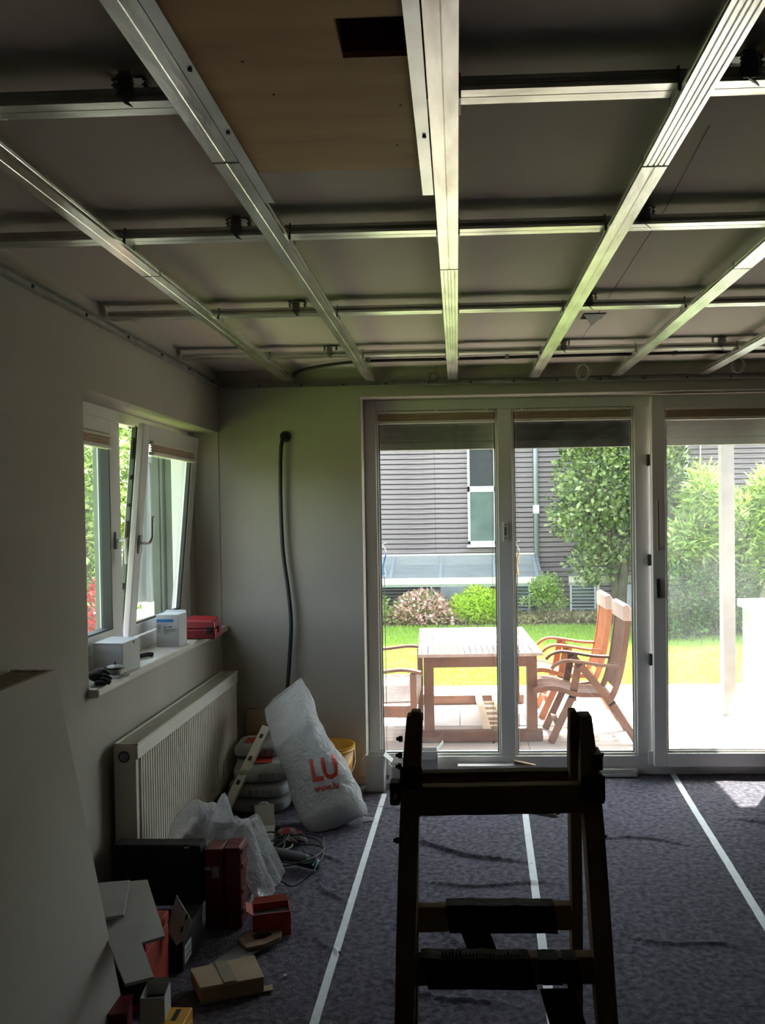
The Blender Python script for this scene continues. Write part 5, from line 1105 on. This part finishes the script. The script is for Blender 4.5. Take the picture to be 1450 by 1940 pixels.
# high-back chairs
def highchair(dy, label, wood='teak'):
    t = thing('garden_chair', (1.05, 7.1+dy, G), label, 'chair', 'high-back teak chairs')
    N, F_ = 6.85+dy, 7.33+dy
    back = [(1.20, .33), (1.26, .45), (1.31, .63), (1.345, .85), (1.362, 1.0), (1.355, 1.10)]
    seat = [(.60, .43), (.70, .455), (.80, .45), (.95, .405), (1.10, .40), (1.18, .40)]
    for y in (N, F_-.03):
        P = spline([(x, y+.015, z+G) for x, z in back], 4)
        part('back_stile', MB().sweep(P, [(-.015, -.024), (.015, -.024), (.015, .024), (-.015, .024)], up=(1, 0, 0.001)) if False else MB().sweep(P, [(-.024, -.015), (.024, -.015), (.024, .015), (-.024, .015)], up=(0, 1, 0)), wood, t, bevel=.004)
        P = spline([(x, y+.015, z+G) for x, z in seat], 4)
        part('seat_rail', MB().sweep(P, [(-.015, -.02), (.015, -.02), (.015, .02), (-.015, .02)]), wood, t, bevel=.003)
        P = spline([(.745, y+.015, .615+G), (.79, y+.015, .655+G), (.87, y+.015, .68+G), (1.0, y+.015, .665+G), (1.15, y+.015, .64+G), (1.31, y+.015, .63+G)], 4)
        part('arm', MB().sweep(P, [(-.028, -.011), (.028, -.011), (.028, .011), (-.028, .011)]), wood, t, bevel=.004)
        part('leg', MB().bar((.965, y+.042, .64+G), (.915, y+.042, .37+G), .058, .026, (0, 1, 0)).bar((.918, y+.042, .39+G), (.735, y+.042, .005+G), .058, .026, (0, 1, 0)), wood, t)
        part('leg', MB().bar((.975, y-.012, .64+G), (1.23, y-.012, .33+G), .058, .026, (0, 1, 0)).bar((1.22, y-.012, .345+G), (1.43, y-.012, .005+G), .058, .026, (0, 1, 0)), wood, t)
        part('arm_bracket', MB().prism([(.93, y+.03, .665+G), (1.03, y+.03, .655+G), (1.0, y+.03, .61+G), (.955, y+.03, .61+G)], (0, .02, 0)), wood, t)
    ns_ = 9
    for i in range(ns_):
        y = N+.035+(F_-N-.07)*(i+.5)/ns_
        P = spline([(x-.006, y, z+G) for x, z in back[1:-1]], 2)
        part('back_slat', MB().sweep(P, [(-.008, -.012), (.008, -.012), (.008, .012), (-.008, .012)], up=(0, 1, 0)), wood, t)
        P = spline([(x, y, z+G+.012) for x, z in seat], 2)
        part('seat_slat', MB().sweep(P, [(-.018, -.006), (.018, -.006), (.018, .006), (-.018, .006)]), wood, t)
    part('top_rail', MB().prism([(1.322, N-.014, 1.0+G), (1.392, N-.014, 1.0+G), (1.394, N-.014, 1.08+G), (1.362, N-.014, 1.135+G), (1.322, N-.014, 1.12+G)], (0, F_-N+.028, 0)), 'teaktop', t, bevel=.006)
    part('lower_back_rail', MB().bar((1.22, N+.03, .37+G), (1.22, F_-.03, .37+G), .05, .03), wood, t)
    part('cross_bar', MB().bar((.80, N+.04, .14+G), (.80, F_-.03, .14+G), .04, .02).bar((1.33, N-.01, .17+G), (1.33, F_-.03, .17+G), .04, .02).bar((.93, N+.03, .36+G), (.93, F_-.03, .36+G), .03, .03), wood, t)
    return t
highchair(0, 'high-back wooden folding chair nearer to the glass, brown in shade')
highchair(.80, 'high-back wooden folding chair farther back, coloured brighter orange for its backlit glow', 'teakglow')
# bench at the left of the table
bn = thing('garden_bench', (-.7, 7.1, G), 'wooden garden bench with slatted seat left of the table', 'bench')
BY0, BY1 = 6.50, 7.72
for y in (BY0, BY1-.05):
    part('front_leg', MB().box(-.385, -.335, y, y+.05, G, .40), 'teak', bn, bevel=.004)
    part('rear_leg', MB().box(-.98, -.93, y, y+.05, G, .72), 'teak', bn, bevel=.004)
    part('arm', MB().sweep(spline([(-.99, y+.025, .415), (-.7, y+.025, .405), (-.45, y+.025, .43), (-.30, y+.025, .405)], 5), [(-.03, -.012), (.03, -.012), (.03, .012), (-.03, .012)]), 'teak', bn, bevel=.004)
part('front_apron', MB().box(-.375, -.35, BY0+.05, BY1-.05, .06, .15), 'teak', bn); part('rear_apron', MB().box(-.965, -.94, BY0+.05, BY1-.05, .06, .15), 'teak', bn)
part('side_apron', MB().box(-.93, -.385, BY0+.01, BY0+.035, .06, .15).box(-.93, -.385, BY1-.04, BY1-.015, .06, .15), 'teak', bn)
for i in range(22):
    y = BY0+.055+i*.0505; part('seat_slat', MB().hexa([(-.93, y, .150), (-.345, y, .165), (-.93, y+.040, .150), (-.345, y+.040, .165), (-.93, y, .166), (-.345, y, .181), (-.93, y+.040, .166), (-.345, y+.040, .181)]), 'teaktop', bn)
part('back_rail', MB().box(-.98, -.94, BY0+.05, BY1-.05, .66, .72).box(-.975, -.945, BY0+.05, BY1-.05, .22, .26), 'teak', bn)
for i in range(14): y = BY0+.09+i*.078; part('back_slat', MB().box(-.97, -.95, y, y+.035, .26, .66), 'teak', bn)
# garden glass ornaments
def stake(x, y, m, label):
    t = thing('glass_garden_stake', (x, y, G), label, 'ornament')
    part('rod', MB().tube([(x, y, G+.001), (x, y, 1.19)], .003, 6), 'iron', t)
    P = spline([(x, y, 1.19), (x-.012, y, 1.25), (x+.005, y, 1.32), (x+.018, y, 1.37)], 5)
    part('glass_drop', MB().tube(P, .01, 10, [.014+.006*math.sin(PI*min(1, i/8))-.016*(i/len(P))**2 for i in range(len(P))]), m, t, smooth=True)
    part('curled_tip', MB().tube(spline([(x+.018, y, 1.365), (x+.005, y, 1.395), (x-.008, y, 1.41), (x-.004, y, 1.425), (x+.022, y, 1.435)], 4), .004, 8), 'hwin', t, smooth=True)
stake(-.535, 6.1, 'blueg', 'blue twisted glass garden stake at the left pane edge')
stake(.425, 6.1, 'orangeg', 'orange twisted glass garden stake behind the mullion edge')
# storage box
sb = thing('storage_box', (3.4, 8.0, G), 'large pale grey-green storage box with a white lid beside the post', 'storage box')
part('box_body', MB().box(2.95, 4.0, 6.6, 8.9, G, .62), 'boxg', sb, bevel=.01)
part('box_lid', MB().box(2.91, 4.04, 6.56, 8.94, .62, .70), 'boxw', sb, bevel=.012)
for y in (7.3, 8.1): part('panel_joint', MB().box(2.946, 2.951, y, y+.01, G+.03, .6), 'greyprint', sb)

# seen through the side window
plant('side_tree', (-4.6, 11, G), 'leafy tree seen through the gap of the tilted side window', 'tree',
      [((-4.7, 11, 2.4), (.9, .8, 1.0)), ((-4.3, 11.2, 1.5), (.6, .6, .8)), ((-5.4, 11.3, 1.9), (.8, .8, 1.0)), ((-4.5, 10.6, 3.1), (1.0, .6, .6)), ((-4.2, 11, .6), (.5, .5, .6))], 15000, .10, 'leafl', [([(-4.6, 11, G), (-4.6, 11, 1.0), (-4.5, 11, 2.4)], .08, .03)], 31, .6, .3)
plant('dark_side_tree', (-4.0, 9.2, G), 'darker tree seen through the closed side casement', 'tree',
      [((-3.95, 9.2, 2.2), (.5, .5, .7)), ((-4.2, 9.2, 1.2), (.5, .5, .5)), ((-4.6, 9.4, 1.8), (.5, .5, .9))], 5200, .08, 'leaf', [([(-4.1, 9.2, G), (-4.1, 9.2, 1.6)], .06, .03)], 33, .6, .3)
plant('red_shrub', (-3.75, 8.8, G), 'small red-leaved shrub seen low through the side casement', 'bush', [((-3.72, 8.8, .78), (.26, .26, .26)), ((-3.75, 8.8, .3), (.3, .3, .4))], 1500, .06, 'leafr', [([(-3.75, 8.8, G), (-3.75, 8.8, .6)], .02, .01)], 35, .6, .4)
plant('hedge', (-5, 13.5, G), 'green hedge closing the garden beyond the side window', 'hedge', [((-5.5, 13.5, .9), (2.2, .6, 1.4)), ((-3.2, 13.8, .8), (.7, .5, 1.2))], 9000, .11, 'leaf', None, 37, .6, .75)
ps = thing('garden_parasol', (-3.165, 8.6, G), 'closed pale grey parasol on its pole outside the side window', 'parasol')
part('pole', MB().tube([(-3.165, 8.6, G+.05), (-3.165, 8.6, 2.75)], .022, 10), 'metal', ps, smooth=True)
part('base', MB().lathe([(.25, .0), (.25, .04), (.05, .07), (.03, .2)], (-3.165, 8.6, G+.001), 24), 'slab', ps)
def pf(u, v):
    a = 2*PI*u; r = (.035+.115*v**.8)*(1+.28*math.sin(8*a))*(1 if v < .97 else .92); return (-3.165+r*math.cos(a), 8.6+r*math.sin(a), 2.2-1.42*v)
part('folded_canopy', MB().grid(pf, 64, 12), 'cloth', ps, smooth=True)
part('cap', MB().box(-3.215, -3.115, 8.55, 8.65, 2.2, 2.27), 'cloth', ps, bevel=.01)
gw = thing('garden_sideboard', (-3.5, 9.4, G), 'low white garden sideboard outside the side window', 'sideboard')
part('top_board', MB().box(-4.1, -3.1, 9.2, 9.6, .52, .58), 'hwin', gw)
for x in (-4.05, -3.6, -3.2): part('leg', MB().box(x, x+.06, 9.25, 9.55, G, .52), 'sawn', gw)
for x, hgt in ((-3.52, .16), (-3.3, .2), (-3.9, .16)):
    tag(part('plant_pot', MB().lathe([(.05, 0), (.07, hgt), (.062, hgt), (.045, .01)], (x, 9.4, .58), 18), 'hwin', None, loc=(x, 9.4, .58), smooth=True),
        {-3.52: 'white pot in the middle of the garden sideboard', -3.3: 'taller white pot at the house end of the garden sideboard', -3.9: 'white pot at the far end of the garden sideboard'}[x], 'pot', 'white pots on the garden sideboard')
